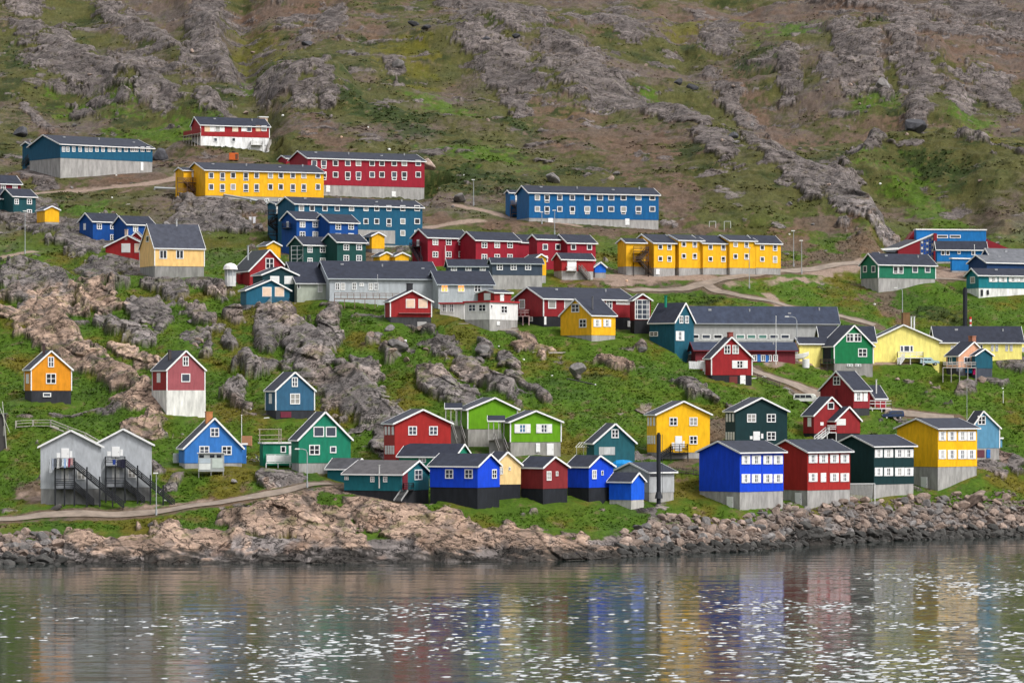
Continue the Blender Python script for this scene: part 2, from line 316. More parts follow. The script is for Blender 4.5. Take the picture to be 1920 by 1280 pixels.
        if k=='Z': K['Z'][s]=np.maximum(K['Z'][s],sst(hw+1.2,hw-.4,edge))
        else: K['B'][s]=np.maximum(K['B'][s],sst(hw+2.2,hw+.8,edge)*.8)
        rock[s]*=1-sst(hw+2,hw+.3,bs); strips.append((k,hw,rp))
    if CONTACT:
        num=np.zeros(X.shape); den=np.full(X.shape,.10)
        for (cx,cy,cz) in CONTACT:
            r0=np.where(abs(ys-cy)<24)[0]
            if len(r0)==0: continue
            k=(cx/cy)*F+960; j0,j1=np.searchsorted(pxs,[k-260,k+260]); s=(slice(r0[0],r0[-1]+1),slice(j0,j1))
            jj=min(max(np.searchsorted(pxs,k),0),nx-1); ii=min(np.searchsorted(ys,cy),ny-1)
            res=cz-Z[ii,jj]
            d2=((X[s]-cx)**2+(Y[s]-cy)**2); w1=np.exp(-d2/(2*4.5**2)); w2=w1**1
            num[s]+=w1*w1*res*1.0; den[s]+=w1*w1
            quiet[s]*=1-.9*np.exp(-d2/(2*2.6**2))
        Z+=num/den
    # rock relief --------------------------------------------------
    def carve(Z,dep,slack):
        for (cx,cy,cz) in CONTACT:
            k=(cx/cy)*F+960
            if k<-60 or k>1990: continue
            r0=np.where((ys<cy+.2)&(ys>cy-dep))[0]; j0,j1=np.searchsorted(pxs,[k-26,k+26])
            if len(r0)==0 or j1<=j0: continue
            s=(slice(r0[0],r0[-1]+1),slice(j0,j1)); row=HY-(cz-H)*F/cy
            lim=zat(row+.5,Y[s])+np.maximum(0,abs(PX[s]-k)-12)*.13+slack
            Z[s]=np.minimum(Z[s],lim)
    carve(Z,45,0)
    U=X; V=(Z*1.5+Y*.22)/2.6
    A28=np.where(PY>880,R_(9),R_(22)); a=A28; U1=(U*np.cos(a)-V*np.sin(a)); V1=(U*np.sin(a)+V*np.cos(a))
    wu=gn(X/5,V/3,71)*1.6; wv=gn(X/5+40,V/3,72)*.9; a=0
    h1,e1,i1=slab((U1+wu*1.5)/19,(V1+wv*1.3)/4.6,81,1.25)
    h2,e2,i2=slab((U1+wu*.6)/5.5,(V1+wv*.6)/1.7,82,.8)
    h3,e3,i3=slab((U1+wu*.3)/1.9,(V1+wv*.3)/.75,83,.7)
    smooth=soft(K['P'],.1,.5)*.5
    kk=np.maximum(K['R'],K['P']); dome=np.sqrt(np.clip(kk,0,.9))
    p1=np.sqrt(sst(-.02,.42,e1)); p2=np.sqrt(sst(-.02,.5,e2)); p3=sst(0,.4,e3)
    gA=abs(gn(U1/11+wu*.05,V1/1.5,74)); gB=abs(gn(U1/4.5,V1/.62,75)); gC_=abs(gn(U1/2.2+7,V1/3.3,76))
    fis=np.maximum(1-sst(.0,.07,gA),(1-sst(0,.05,gB))*.6); fis=np.maximum(fis,(1-sst(0,.03,gC_))*.5)
    h4,e4,i4=slab((U1+wu)/9,(V1+wv*.5)/1.25,84,1.0)
    relief=dome*1.5+(h1*1.5+.5)*sst(-.01,.34,e1)+(h2*.30+.10)*sst(0,.3,e2)*(1-smooth)+(h4*.55+.1)*sst(0,.25,e4)*(.2+smooth*1.4)+fbm(U/9,V/4,2,92)*.5-fis*.20-.35
    relief*=np.where((PX>1190)&(hs<75),.25,1)*np.where((PX<120)&(hs<75),.3,1)*(1-.25*sst(420,250,PY))
    far=1
    q=quiet*np.where(hs<70,.8,1)
    Z+=rock*relief*q*far*sst(-25,14,hs)
    ZZ=Z; ca,sa=math.cos(.38),math.sin(.38); Xa=X*ca-ZZ*sa; Za=X*sa+ZZ*ca
    wq=gn(X/6,ZZ/4,301)*1.5
    lng=np.where(PY>885,1.7,1.25); g1,f1,_i=slab((Xa+wq)/(9*lng),(Za+wq*.4)/(2.9*np.sqrt(lng)),302,.9); g2,f2,_j=slab((Xa+wq*.5)/(3.6*lng),Za/1.1,303,1.0)
    push=(g1*1.5+.5)*sst(0,.16,f1)+(g2*.28+.10)*sst(0,.2,f2)+fbm(X/3,ZZ/1.8,2,304)*.2
    Y=Y-rock*q*push*np.where(hs<0,0,1)*np.where((PX>1190)&(hs<75),.2,1)
    # turf: hummocks
    hum=fbm(X/3.4,V/1.3,4,101,.6)*.36+fbm(X/11,V/3.4,2,105)*.6
    rdg=abs(fbm(X/6,V/2,3,107))*.6
    Z+=(1-rock)*(hum-rdg*.6)*quiet*far*lowband
    Z+=fbm(X/.9,V/.4,2,109)*.07*(1-rock)*quiet
    carve(Z,9,.12)
    V=(Z*1.5+Y*.22)/2.6; U1=(U*np.cos(A28)-V*np.sin(A28)); V1=(U*np.sin(A28)+V*np.cos(A28))
    # colours ---------------------------------------------------------
    n1=fbm(X/14,V/5,4,121); n2=fbm(X/3.2,V/1.1,4,131,.62); n3=fbm(X/38,V/12,3,141); n4=fbm(X/.8,V/.4,3,151,.7)
    def C(k): return np.array(GREENBASE[k],np.float32)
    def mixc(c,d,t): return c+(d-c)*t[...,None]
    c=np.zeros(X.shape+(3,),np.float32)
    lowc=mixc(mixc(np.broadcast_to(C('G'),c.shape),C('O'),sst(-.05,.75,n1+n2*.3)),C('D'),sst(.2,.8,-n1+n2*.3)*.35)
    hi=mixc(mixc(np.broadcast_to(np.array((.075,.072,.024),np.float32),c.shape),np.array((.030,.042,.014),np.float32),sst(-.1,.6,n1*.9+n2*.3)),np.array((.108,.082,.068),np.float32),sst(.10,.65,n3+n2*.35+.45*sst(900,1500,PX)*sst(260,60,PY)+.25*sst(200,0,PY)))
    c=mixc(lowc,hi,sst(520,380,PY))
    for k in 'DGOB':
        v=soft(K[k]+n2*.45,.15,.7)
        tgt=C(k)*(np.where(PY<420,.95,1.)[...,None])
        c=mixc(c,tgt,v*(.85 if k!='B' else .9))
    c*= (1+n2*.20+n4*.16)[...,None].clip(.5,1.6)
    c*= (1+np.stack([n1*.10,n1*.0,-n1*.1],-1))
    c=mixc(c,C('Z'),soft(K['Z'],.3,.9)) * (1+gn(X/.7,Y/.7,161)*.08)[...,None]
    # rock colour
    rc=mixc(np.broadcast_to(C('R'),c.shape),C('P'),np.maximum(soft(K['P'],.1,.5), sst(.15,.6,n3+n1*.5)*.35*(PY>480)))
    rc=rc*(1+(_i-.5)*.30+(_j-.5)*.14+(i1-.5)*.16)[...,None]
    st=fbm(U1/5,V1/.5,4,171,.6); rc=rc*(1+st*.16+n1*.22)[...,None].clip(.35,1.6)
    lich=sst(.10,.5,fbm(U/3,V/1.6,4,181)); rc=mixc(rc,np.array((.085,.080,.080),np.float32),lich*.55)
    rc=mixc(rc,np.array((.03,.027,.022),np.float32),np.maximum(1-sst(.0,.07,f1),(1-sst(0,.05,f2))*.4)*.75)
    rc=mixc(rc,c,sst(.25,.7,n2+n1*.3)*.55*(hs>40))       # turf in the joints
    rust=sst(.45,.8,fbm(U/6,V/3,3,191)); rc=mixc(rc,np.array((.24,.13,.075),np.float32),rust*.35*(PY>850))
    tide=sst(24,9,hs+st*14+wf*30+n2*8); rc=mixc(rc,np.array((.026,.024,.021),np.float32)*(1+n4*.4)[...,None],tide*.88)
    rc=mixc(rc,np.array((.112,.090,.084),np.float32)*(1+(_i-.5)*.4)[...,None],sst(470,330,PY)*.5)
    c=mixc(c,rc,sst(.3,.62,rock+n4*.12))
    c=np.clip(c,.008,.85)
    me=bpy.data.meshes.new('ground'); nv=nx*ny
    me.vertices.add(nv); co=np.stack([X,Y,Z],-1).astype(np.float32).reshape(-1); me.vertices.foreach_set('co',co)
    idx=np.arange(nv,dtype=np.int32).reshape(ny,nx)
    q4=np.stack([idx[:-1,:-1],idx[:-1,1:],idx[1:,1:],idx[1:,:-1]],-1).reshape(-1,4); nf=len(q4)
    me.loops.add(nf*4); me.loops.foreach_set('vertex_index',q4.reshape(-1))
    me.polygons.add(nf); me.polygons.foreach_set('loop_start',np.arange(0,nf*4,4,dtype=np.int32))
    me.polygons.foreach_set('loop_total',np.full(nf,4,np.int32)); me.polygons.foreach_set('use_smooth',np.ones(nf,bool))
    me.update()
    at=me.attributes.new('tint','FLOAT_COLOR','POINT'); at.data.foreach_set('color',np.concatenate([c,np.ones(X.shape+(1,),np.float32)],-1).astype(np.float32).reshape(-1))
    ar=me.attributes.new('rock','FLOAT','POINT'); ar.data.foreach_set('value',rock.astype(np.float32).reshape(-1))
    m,n,b=new_mat('ground'); L=n.links.new
    A=N(n,'ShaderNodeAttribute',attribute_name='tint'); AR=N(n,'ShaderNodeAttribute',attribute_name='rock')
    g=N(n,'ShaderNodeNewGeometry'); no=N(n,'ShaderNodeTexNoise'); no.inputs['Scale'].default_value=1.3; no.inputs['Detail'].default_value=8; no.inputs['Roughness'].default_value=.72
    L(g.outputs['Position'],no.inputs['Vector'])
    mr=N(n,'ShaderNodeMapRange'); mr.inputs['From Min'].default_value=.25; mr.inputs['From Max'].default_value=.75; mr.inputs['To Min'].default_value=.62; mr.inputs['To Max'].default_value=1.38
    L(no.outputs[0],mr.inputs['Value'])
    mx=N(n,'ShaderNodeMix',data_type='RGBA',blend_type='MULTIPLY'); mx.inputs[0].default_value=1; L(A.outputs['Color'],mx.inputs[6]); L(mr.outputs[0],mx.inputs[7])
    L(mx.outputs[2],b.inputs['Base Color']); b.inputs['Roughness'].default_value=.9; b.inputs['Specular IOR Level'].default_value=.08
    vo=N(n,'ShaderNodeTexNoise'); vo.inputs['Scale'].default_value=3.2; vo.inputs['Detail'].default_value=6; vo.inputs['Roughness'].default_value=.7; L(g.outputs['Position'],vo.inputs['Vector'])
    ad=N(n,'ShaderNodeMath',operation='ADD'); L(no.outputs[0],ad.inputs[0]); L(vo.outputs[0],ad.inputs[1])
    bp=N(n,'ShaderNodeBump'); bp.inputs['Strength'].default_value=.7; bp.inputs['Distance'].default_value=.35; L(ad.outputs[0],bp.inputs['Height']); L(bp.outputs[0],b.inputs['Normal'])
    # cracks and block-to-block tone of the bedrock, in 3D so they wrap round every face
    mp=N(n,'ShaderNodeMapping'); mp.inputs['Rotation'].default_value=(.25,.40,.15); mp.inputs['Scale'].default_value=(.11,.14,.38); L(g.outputs['Position'],mp.inputs[0])
    wn=N(n,'ShaderNodeTexNoise'); wn.inputs['Scale'].default_value=.35; wn.inputs['Detail'].default_value=3; L(g.outputs['Position'],wn.inputs['Vector'])
    va=N(n,'ShaderNodeMix',data_type='VECTOR'); va.inputs[0].default_value=.35; L(mp.outputs[0],va.inputs[4])
    sc_=N(n,'ShaderNodeVectorMath',operation='SCALE'); sc_.inputs['Scale'].default_value=2.2; L(wn.outputs['Color'],sc_.inputs[0])
    ad3=N(n,'ShaderNodeVectorMath',operation='ADD'); L(mp.outputs[0],ad3.inputs[0]); L(sc_.outputs[0],ad3.inputs[1])
    hsum=None; dark=None
    for scl,wd,hh in((1.0,.055,1.0),(2.7,.06,.45)):
        v1=N(n,'ShaderNodeTexVoronoi',feature='DISTANCE_TO_EDGE'); v1.inputs['Scale'].default_value=scl; L(ad3.outputs[0],v1.inputs['Vector'])
        m1=N(n,'ShaderNodeMapRange',interpolation_type='SMOOTHSTEP'); m1.inputs['From Max'].default_value=wd; L(v1.outputs['Distance'],m1.inputs['Value'])
        m2=N(n,'ShaderNodeMapRange'); m2.inputs['To Min'].default_value=.38 if scl<2 else .75; L(m1.outputs[0],m2.inputs['Value'])
        v2=N(n,'ShaderNodeTexVoronoi',feature='F1'); v2.inputs['Scale'].default_value=scl; L(ad3.outputs[0],v2.inputs['Vector'])
        sx=N(n,'ShaderNodeSeparateColor'); L(v2.outputs['Color'],sx.inputs[0]); m3=N(n,'ShaderNodeMapRange'); m3.inputs['To Min'].default_value=.78; m3.inputs['To Max'].default_value=1.2; L(sx.outputs[0],m3.inputs['Value'])
        pr=N(n,'ShaderNodeMath',operation='MULTIPLY'); L(m2.outputs[0],pr.inputs[0]); L(m3.outputs[0],pr.inputs[1])
        if dark is None: dark=pr
        else: d2=N(n,'ShaderNodeMath',operation='MULTIPLY'); L(dark.outputs[0],d2.inputs[0]); L(pr.outputs[0],d2.inputs[1]); dark=d2
        if hsum is None: hsum=m1
    rk=N(n,'ShaderNodeMix',data_type='FLOAT'); rk.inputs[2].default_value=1; L(AR.outputs['Fac'],rk.inputs[0]); L(dark.outputs[0],rk.inputs[3])
    mz=N(n,'ShaderNodeMix',data_type='RGBA',blend_type='MULTIPLY'); mz.inputs[0].default_value=1; L(mx.outputs[2],mz.inputs[6]); L(rk.outputs[0],mz.inputs[7]); L(mz.outputs[2],b.inputs['Base Color'])
    hm=N(n,'ShaderNodeMath',operation='MULTIPLY'); L(hsum.outputs[0],hm.inputs[0]); L(AR.outputs['Fac'],hm.inputs[1])
    bp2=N(n,'ShaderNodeBump'); bp2.inputs['Strength'].default_value=.9; bp2.inputs['Distance'].default_value=.45; L(hm.outputs[0],bp2.inputs['Height']); L(bp.outputs[0],bp2.inputs['Normal']); L(bp2.outputs[0],b.inputs['Normal'])
    me.materials.append(m)
    o=link('ground',me); tag(o,kind='structure')
    # tufts of grass and low scrub
    rs=np.random.RandomState(3); core=np.zeros(X.shape,bool); core[:, (pxs>-120)&(pxs<2050)]=True
    def tufts(name,label,ok,n,h0,h1,w_,dark,mat):
        ii,jj=np.where(ok&core); 
        wgt=(Y[ii,jj]*1.0); k=rs.choice(len(ii),n); ii,jj=ii[k],jj[k]
        bx=X[ii,jj]+rs.uniform(-.6,.6,n); by=Y[ii,jj]+rs.uniform(-.3,.3,n); bz=Z[ii,jj]-.06
        cc=c[ii,jj]*(rs.uniform(.82,1.22,n)[:,None])*dark
        B=6; V_=[];T=[]
        for q in range(B):
            a_=rs.uniform(0,6.283,n); r_=rs.uniform(.1,.5,n)*w_; hh=rs.uniform(h0,h1,n)*rs.uniform(.6,1,n); le=rs.uniform(.2,.7,n)*w_
            ox=np.cos(a_)*r_; oy=np.sin(a_)*r_; tx=-np.sin(a_)*w_*.28; ty=np.cos(a_)*w_*.28
            V_.append(np.stack([np.stack([bx+ox-tx,by+oy-ty,bz],-1),np.stack([bx+ox+tx,by+oy+ty,bz],-1),np.stack([bx+ox+np.cos(a_)*le,by+oy+np.sin(a_)*le,bz+hh],-1)],1))
        V_=np.concatenate(V_,0).reshape(-1,3); nvv=len(V_); nf_=nvv//3; colr=np.repeat(np.tile(cc,(B,1)),3,0)
        me=bpy.data.meshes.new(name); me.vertices.add(nvv); me.vertices.foreach_set('co',V_.astype(np.float32).reshape(-1)); me.loops.add(nvv); me.loops.foreach_set('vertex_index',np.arange(nvv,dtype=np.int32))
        me.polygons.add(nf_); me.polygons.foreach_set('loop_start',np.arange(0,nvv,3,dtype=np.int32)); me.polygons.foreach_set('loop_total',np.full(nf_,3,np.int32)); me.update()
        at=me.attributes.new('tint','FLOAT_COLOR','POINT'); at.data.foreach_set('color',np.concatenate([colr,np.ones((nvv,1))],-1).astype(np.float32).reshape(-1))
        me.materials.append(mat); tag(link(name,me),label,name,kind='stuff')
    gm,gn_,gb=new_mat('foliage'); ga=N(gn_,'ShaderNodeAttribute',attribute_name='tint'); gn_.links.new(ga.outputs['Color'],gb.inputs['Base Color']); gb.inputs['Roughness'].default_value=.9; gb.inputs['Specular IOR Level'].default_value=.05
    open_=(rock<.25)&(quiet>.35)&(K['Z']<.2)&(hs>30)
    tufts('grass','short tufted grass covering the lower slopes between the houses',open_&(PY>470)&(PY<990),60000,.12,.34,.40,1.12,gm)
    scr=fbm(X/10,V/3,3,231)+K['D'].clip(0,1)*.6-K['B'].clip(0,1)*.5
    tufts('scrub','low dark crowberry and willow scrub on the slopes',open_&(scr+.45*sst(460,560,PY)*-1>.2)&(PY>20)&(PY<900),11000,.2,.5,.8,.95,gm)
    # lookup
    def gz(x,y):
        i=np.interp(y,ys,np.arange(ny)); k=x/y*F+960; j=np.interp(k,pxs,np.arange(nx))
        i0=min(int(i),ny-2); j0=min(int(j),nx-2); fi,fj=i-i0,j-j0
        return float((Z[i0,j0]*(1-fj)+Z[i0,j0+1]*fj)*(1-fi)+(Z[i0+1,j0]*(1-fj)+Z[i0+1,j0+1]*fj)*fi)
    def hitg(px,py):
        """ground point seen at photo pixel (first crossing)"""
        j=min(int(np.searchsorted(pxs,px)),nx-1); zc=Z[:,j]; pr=HY-(zc-H)*F/ys
        k=np.where(pr<=py)[0]
        i=k[0] if len(k) else ny-1
        return Vector(((px-960)/F*ys[i],ys[i],float(zc[i])))
    # asphalt sheets lie just above the flattened bed
    am=paint((.235,.19,.155),'concrete',.9,.06,.5)
    for (k,hw,rp) in strips:
        if k!='asphalt': continue
        vs=[];fs=[]
        for i,p in enumerate(rp):
            d=(rp[min(i+1,len(rp)-1)]-rp[max(i-1,0)]); d.z=0; d.normalize(); s=Vector((-d.y,d.x,0))
            for q in (-1,-.5,0,.5,1):
                v=p+s*hw*q; v.z=gz(v.x,v.y)+.14; vs.append(v)
        for i in range(len(rp)-1):
            for q in range(4): fs.append((i*5+q,i*5+q+1,(i+1)*5+q+1,(i+1)*5+q))
        rm=MB().add(vs,fs).mesh('road',am,fix=False); 
        if rm.polygons[0].normal.z<0: rm.flip_normals()
        tag(link('road',rm),kind='structure')
    return gz,hitg
# ---------------- water: real waves, calmer under the shore ----------------
def build_water():
    pxs=np.concatenate([np.linspace(-1500,-60,30)[:-1],np.arange(-60,1985,3.2),np.linspace(1985,3400,30)[1:]])
    ys=np.concatenate([np.linspace(-200,330,12)[:-1],np.arange(330,760,.25)])
    nx,ny=len(pxs),len(ys); Y=np.repeat(ys[:,None],nx,1); PXX=np.repeat(pxs[None,:],ny,0); X=(PXX-960)/F*np.maximum(Y,330)
    X[:11]=(PXX[:11]-960)/F*330*6
    shD=np.interp(PXX,_sx,[H*F/(q-HY) for q in _sy])
    away=sst(4,150,shD-Y)
    gust=fbm(X/26,Y/34,3,211); rough=(.25+.75*away)*(1+gust*.6)*sst(-500,900,PXX+250).clip(.55,1)
    Z=gn(X/6,Y/1.7,201)*.006*(.45+away)+gn(X/2.4,Y/.6,202)*.0042*(.35+away)+gn(X/18,Y/6,203)*.04
    pk=sst(.56,1.0,gn(X/1.55+gn(X/9,Y/5,205)*.8,Y/.45,204)+.30*rough+gust*.09-.09)
    Z+=pk*WAVE_A*(.35+.65*away)
    Z[:12]=0; Z[:, :8]*=0; Z[:,-8:]*=0
    me=bpy.data.meshes.new('water'); nv=nx*ny
    me.vertices.add(nv); me.vertices.foreach_set('co',np.stack([X,Y,Z],-1).astype(np.float32).reshape(-1))
    idx=np.arange(nv,dtype=np.int32).reshape(ny,nx); q4=np.stack([idx[:-1,:-1],idx[:-1,1:],idx[1:,1:],idx[1:,:-1]],-1).reshape(-1,4); nf=len(q4)
    me.loops.add(nf*4); me.loops.foreach_set('vertex_index',q4.reshape(-1)); me.polygons.add(nf)
    me.polygons.foreach_set('loop_start',np.arange(0,nf*4,4,dtype=np.int32)); me.polygons.foreach_set('loop_total',np.full(nf,4,np.int32)); me.polygons.foreach_set('use_smooth',np.ones(nf,bool)); me.update()
    m,n,b=new_mat('water')
    b.inputs['Base Color'].default_value=(.010,.018,.016,1); b.inputs['Roughness'].default_value=.085; b.inputs['IOR'].default_value=1.42
    me.materials.append(m); tag(link('water',me),kind='structure')
WAVE_A=.056
# ---------------- buildings ----------------
ROOF=(.025,.029,.045); GLASSM={}
def glass(k):
    if k in GLASSM: return GLASSM[k]
    c={'d':(.015,.018,.025),'b':(.05,.06,.085),'c':(.30,.29,.27),'g':(.10,.22,.19),'l':(.9,.38,.08),'t':(.05,.16,.30)}[k]
    m,n,b=new_mat('glass'); b.inputs['Base Color'].default_value=(*c,1); b.inputs['Roughness'].default_value=.12; b.inputs['Specular IOR Level'].default_value=.5
    if k=='l':
        b.inputs['Emission Color'].default_value=(1,.36,.08,1); b.inputs['Emission Strength'].default_value=.7
    GLASSM[k]=m; return m
_wm={}
rw=random.Random(5)
def win_mesh(w,h,style):
    key=(round(w*5),round(h*5),style)
    if key in _wm: return _wm[key]
    w=key[0]/5; h=key[1]/5; t=.17 if min(w,h)>.7 else .10; d=.09
    fm=MB(); iw=w
    if style in 's': iw=w*.42
    x=iw/2; z=h/2
    fm.box(-x,x,-d,.02,z-t,z); fm.box(-x,x,-d-.02,.02,-z,-z+t); fm.box(-x,-x+t,-d,.02,-z+t,z-t); fm.box(x-t,x,-d,.02,-z+t,z-t)
    mt=.075
    if style in 'q6sv2':
        fm.box(-mt,mt,-d+.02,.02,-z+t,z-t)
    if style in 'q6s': fm.box(-x+t,-mt,-d+.03,.02,-.05,.05); fm.box(mt,x-t,-d+.03,.02,-.05,.05)
    if style=='k': fm.box(-x+t,x-t,-d+.02,.02,-z*.45,-z*.45+.1)
    if style=='2': fm.box(-x+t,-mt,-d+.03,.02,z*.2,z*.2+.1); fm.box(mt,x-t,-d+.03,.02,z*.2,z*.2+.1)
    if style=='g':
        for q in(-.33,0,.33): fm.box(x*q*2-.06,x*q*2+.06,-d+.02,.02,-z+t,z-t)
        for q in(-.5,0,.5): fm.box(-x+t,x-t,-d+.035,.015,z*q-.06,z*q+.06)
    me=fm.mesh('window',paint(WHITE,'wood',.6,.04))
    pm=MB().add([(-x+t,-.035,-z+t),(x-t,-.035,-z+t),(x-t,-.035,z-t),(-x+t,-.035,z-t)],[(0,1,2,3)]).mesh('pane',None,fix=False)
    sm=[]
    if style=='s':
        for sg in(-1,1):
            a,b=(sg*x+(.02*sg),sg*w/2); a,b=min(a,b),max(a,b)
            s=MB().box(a,b,-.11,-.03,-z,z)
            s.box(a+.08,b-.08,-.135,-.11,-z+.1,-.08); s.box(a+.08,b-.08,-.135,-.11,.08,z-.1)
            sm.append(s.mesh('shutter',paint(WHITE,'wood',.6,.04)))
    _wm[key]=(me,pm,sm,{}); return _wm[key]
class Bld:
    def __init__(s,name,label,cat,group=None):
        s.name,s.label,s.cat,s.group=name,label,cat,group; s.root=None
    def block(s,wall,th,L,C,R,base,eave,peak=None,g='L',gr=None,D=None,fc=None,D_off=0,oh=.35,roofc=None,trim=WHITE,cb=False,nofnd=False,fins=.06,contact=True,rt=.16,deep=2.5,trimname='fascia',lift=0):
        """wall colour, turn angle, screen columns of left end / near corner / right end, rows of wall bottom and eave at the near corner,
        peak=(px,py) of the gable, g = which face carries the gable, gr=(rows of the ground at L, C, R)"""
        gL,gC,gR=gr if gr else (base,base,base)
        Din=D; s.th=R_(th); s.r=Vector((math.cos(s.th),math.sin(s.th))); s.l=Vector((-math.sin(s.th),math.cos(s.th)))
        D=Din or D0(C,gC); s.c=Vector(((C-960)/F*D,D)); s.Lr=s.hit('R',R); s.Ll=s.hit('L',L)
        if Din is None and contact:
            dl=min(s.Ll,14)*s.l.y; dr=min(s.Lr,14)*s.r.y
            pl=C+(L-C)*min(1,14/s.Ll); pr=C+(R-C)*min(1,14/s.Lr); gl_=gC+(gL-gC)*min(1,14/s.Ll); gr_=gC+(gR-gC)*min(1,14/s.Lr)
            D=max(min(D,D0(pl,gl_)-dl*.8,D0(pr,gr_)-dr*.8),D-4)
        D+=D_off; s.c=Vector(((C-960)/F*D,D)); s.Lr=s.hit('R',R); s.Ll=s.hit('L',L)
        zg=zat(gC,D); zb=zat(base,D); ze=zat(eave,D); s.ze,s.zb=ze,zb
        if s.root is None:
            s.root=empty(s.name,(s.c.x,s.c.y,zg),s.th,s.label,s.cat,s.group); s.rth=s.th; s.z0=zg; s.c0=s.c.copy()
        s.off=s.local(s.c.x,s.c.y,s.z0); s.rz=s.th-s.rth
        if contact:
            YL=s.c.y+s.l.y*s.Ll; YR=s.c.y+s.r.y*s.Lr; xl=s.c.x+s.l.x*s.Ll; xr=s.c.x+s.r.x*s.Lr
            pts=[(s.c.x,D,zg),(xl,YL,zat(gL,YL)),(xr,YR,zat(gR,YR))]
            CONTACT.extend(pts)
            for a,b in((0,1),(0,2)):
                n=max(1,int(math.dist(pts[a][:2],pts[b][:2])/2))
                for k in range(1,n): t=k/n; CONTACT.append(tuple(pts[a][i]*(1-t)+pts[b][i]*t for i in range(3)))
        O=lambda z:z-s.z0
        Lr,Ll=s.Lr,s.Ll
        # canonical gable frame: u along ridge, w across
        if g=='L': ul,wl=Lr,Ll; M=lambda u,w,z:(u,w,O(z)); 
        else: ul,wl=Ll,Lr; M=lambda u,w,z:(w,u,O(z))
        low=zb if (fc is not None or nofnd) else min(zb,zg)-deep
        wm=MB(); wm.add([M(0,0,low),M(ul,0,low),M(ul,wl,low),M(0,wl,low),M(0,0,ze),M(ul,0,ze),M(ul,wl,ze),M(0,wl,ze)],
            [(0,1,2,3),(0,1,5,4),(1,2,6,5),(2,3,7,6),(3,0,4,7)])
        zp=ze; f=.5
        if peak:
            tp=s.hit('L' if g=='L' else 'R',peak[0]); f=min(.9,max(.1,tp/wl)); dirv=s.l if g=='L' else s.r
            zp=zat(peak[1],s.c.y+dirv.y*tp)-rt*.6
            zp=max(zp,ze+.2)
            w0=wl*f; w1=wl*(1-f); ze_edge=ze; 
            za=ze+(zp-ze)*oh/(w0+oh); zb2=ze+(zp-ze)*oh/(w1+oh); ze=min(za,zb2)
            wm.add([M(0,0,s.ze),M(ul,0,s.ze),M(ul,wl,s.ze),M(0,wl,s.ze),M(0,0,ze),M(ul,0,ze),M(ul,wl,ze),M(0,wl,ze)],[(0,1,5,4),(1,2,6,5),(2,3,7,6),(3,0,4,7)])
            wm.add([M(0,0,ze),M(0,wl,ze),M(0,wl*f,zp),M(ul,0,ze),M(ul,wl,ze),M(ul,wl*f,zp)],[(0,1,2),(3,4,5)])
        wobj=s.part(wm,'wall',paint(wall,'wall',.75))
        s.f,s.zp,s.M,s.ul,s.wl=f,zp,M,ul,wl
        if fc is not None and not nofnd:
            a=-fins
            lo=min(zg,zat(gL,s.c.y+s.l.y*Ll),zat(gR,s.c.y+s.r.y*Lr))-deep
            s.part(MB().box(-a,Lr+a,-a,Ll+a,O(lo),O(zb)-.003),'foundation',paint(fc,'concrete',.85))
        # roof
        rm=MB(); fm=MB(); rc=paint(roofc or ROOF,'roof',.8); fh=.30
        if peak:
            for sd in(0,1):
                wr=wl*f if sd==0 else wl*(1-f); we=-oh if sd==0 else wl+oh; zz=s.ze
                A=[(-oh,wl*f,zp),(ul+oh,wl*f,zp),(ul+oh,we,zz),(-oh,we,zz)]
                rm.add([M(*p) for p in A]+[M(p[0],p[1],p[2]+rt) for p in A],[(0,1,2,3),(4,5,6,7),(0,1,5,4),(1,2,6,5),(2,3,7,6),(3,0,4,7)])
                for u in(-oh-.04,ul+oh+.04):
                    fm.beam(M(u,wl*f,zp+rt-fh*.42),M(u,we,zz+rt-fh*.42),.07,fh)
                k=.045 if sd else -.045
                fm.beam(M(-oh-.07,we+k,zz+rt-fh*.5),M(ul+oh+.07,we+k,zz+rt-fh*.5),.07,fh*.8)
        else:
            rm.box(-oh,Lr+oh,-oh,Ll+oh,O(ze),O(ze)+rt)
            for p,q in(((-oh-.04,-oh-.04),(Lr+oh+.04,-oh-.04)),((-oh-.04,-oh+.0),(-oh-.04,Ll+oh)),((Lr+oh+.04,-oh),(Lr+oh+.04,Ll+oh))):
                fm.beam((p[0],p[1],O(ze)+.1),(q[0],q[1],O(ze)+.1),.07,fh)
        s.roof=s.part(rm,'roof',rc); s.fas=s.part(fm,trimname,paint(trim,'wood',.6,.04))
        if peak and ul>13:
            k=int(ul//8); nm=M(0,1,0)
            for i in range(k):
                u=ul*(i+.6)/k+((i*37)%5-2)*.4; t=.22+.2*((i*7)%3)/2; wv=wl*f*(1-t); zz=zp-(zp-s.ze)*t
                vm=MB().box(-.14,.14,-.14,.14,-.3,.75) if i%2 else MB().box(-.35,.35,-.25,.25,-.3,.38)
                q=M(u,wv,zz); vm.obj('roof_vent',paint((.30,.31,.33),'metal',.5),s.roof,q)
        if cb:
            for (x,y) in((0,0),(Lr,0),(0,Ll)): s.part(MB().box(x-.1,x+.1,y-.1,y+.1,O(zb),O(ze)-.02),'corner_board',paint(trim,'wood',.6,.04))
        return s
    def hit(s,face,px):
        k=(px-960)/F; d=s.r if face=='R' else s.l
        return max(.3,(k*s.c.y-s.c.x)/(d.x-k*d.y))
    def local(s,x,y,z):
        dx,dy=x-s.c0.x,y-s.c0.y; c,n=math.cos(s.rth),math.sin(s.rth)
        return Vector((dx*c+dy*n,-dx*n+dy*c,z-s.z0))
    def part(s,mb,name,mat,parent=None,smooth=False,label=None):
        o=mb.obj(name,mat,parent or s.root,s.off if not parent else (0,0,0),s.rz if not parent else 0,smooth)
        if label: o['label']=label
        return o
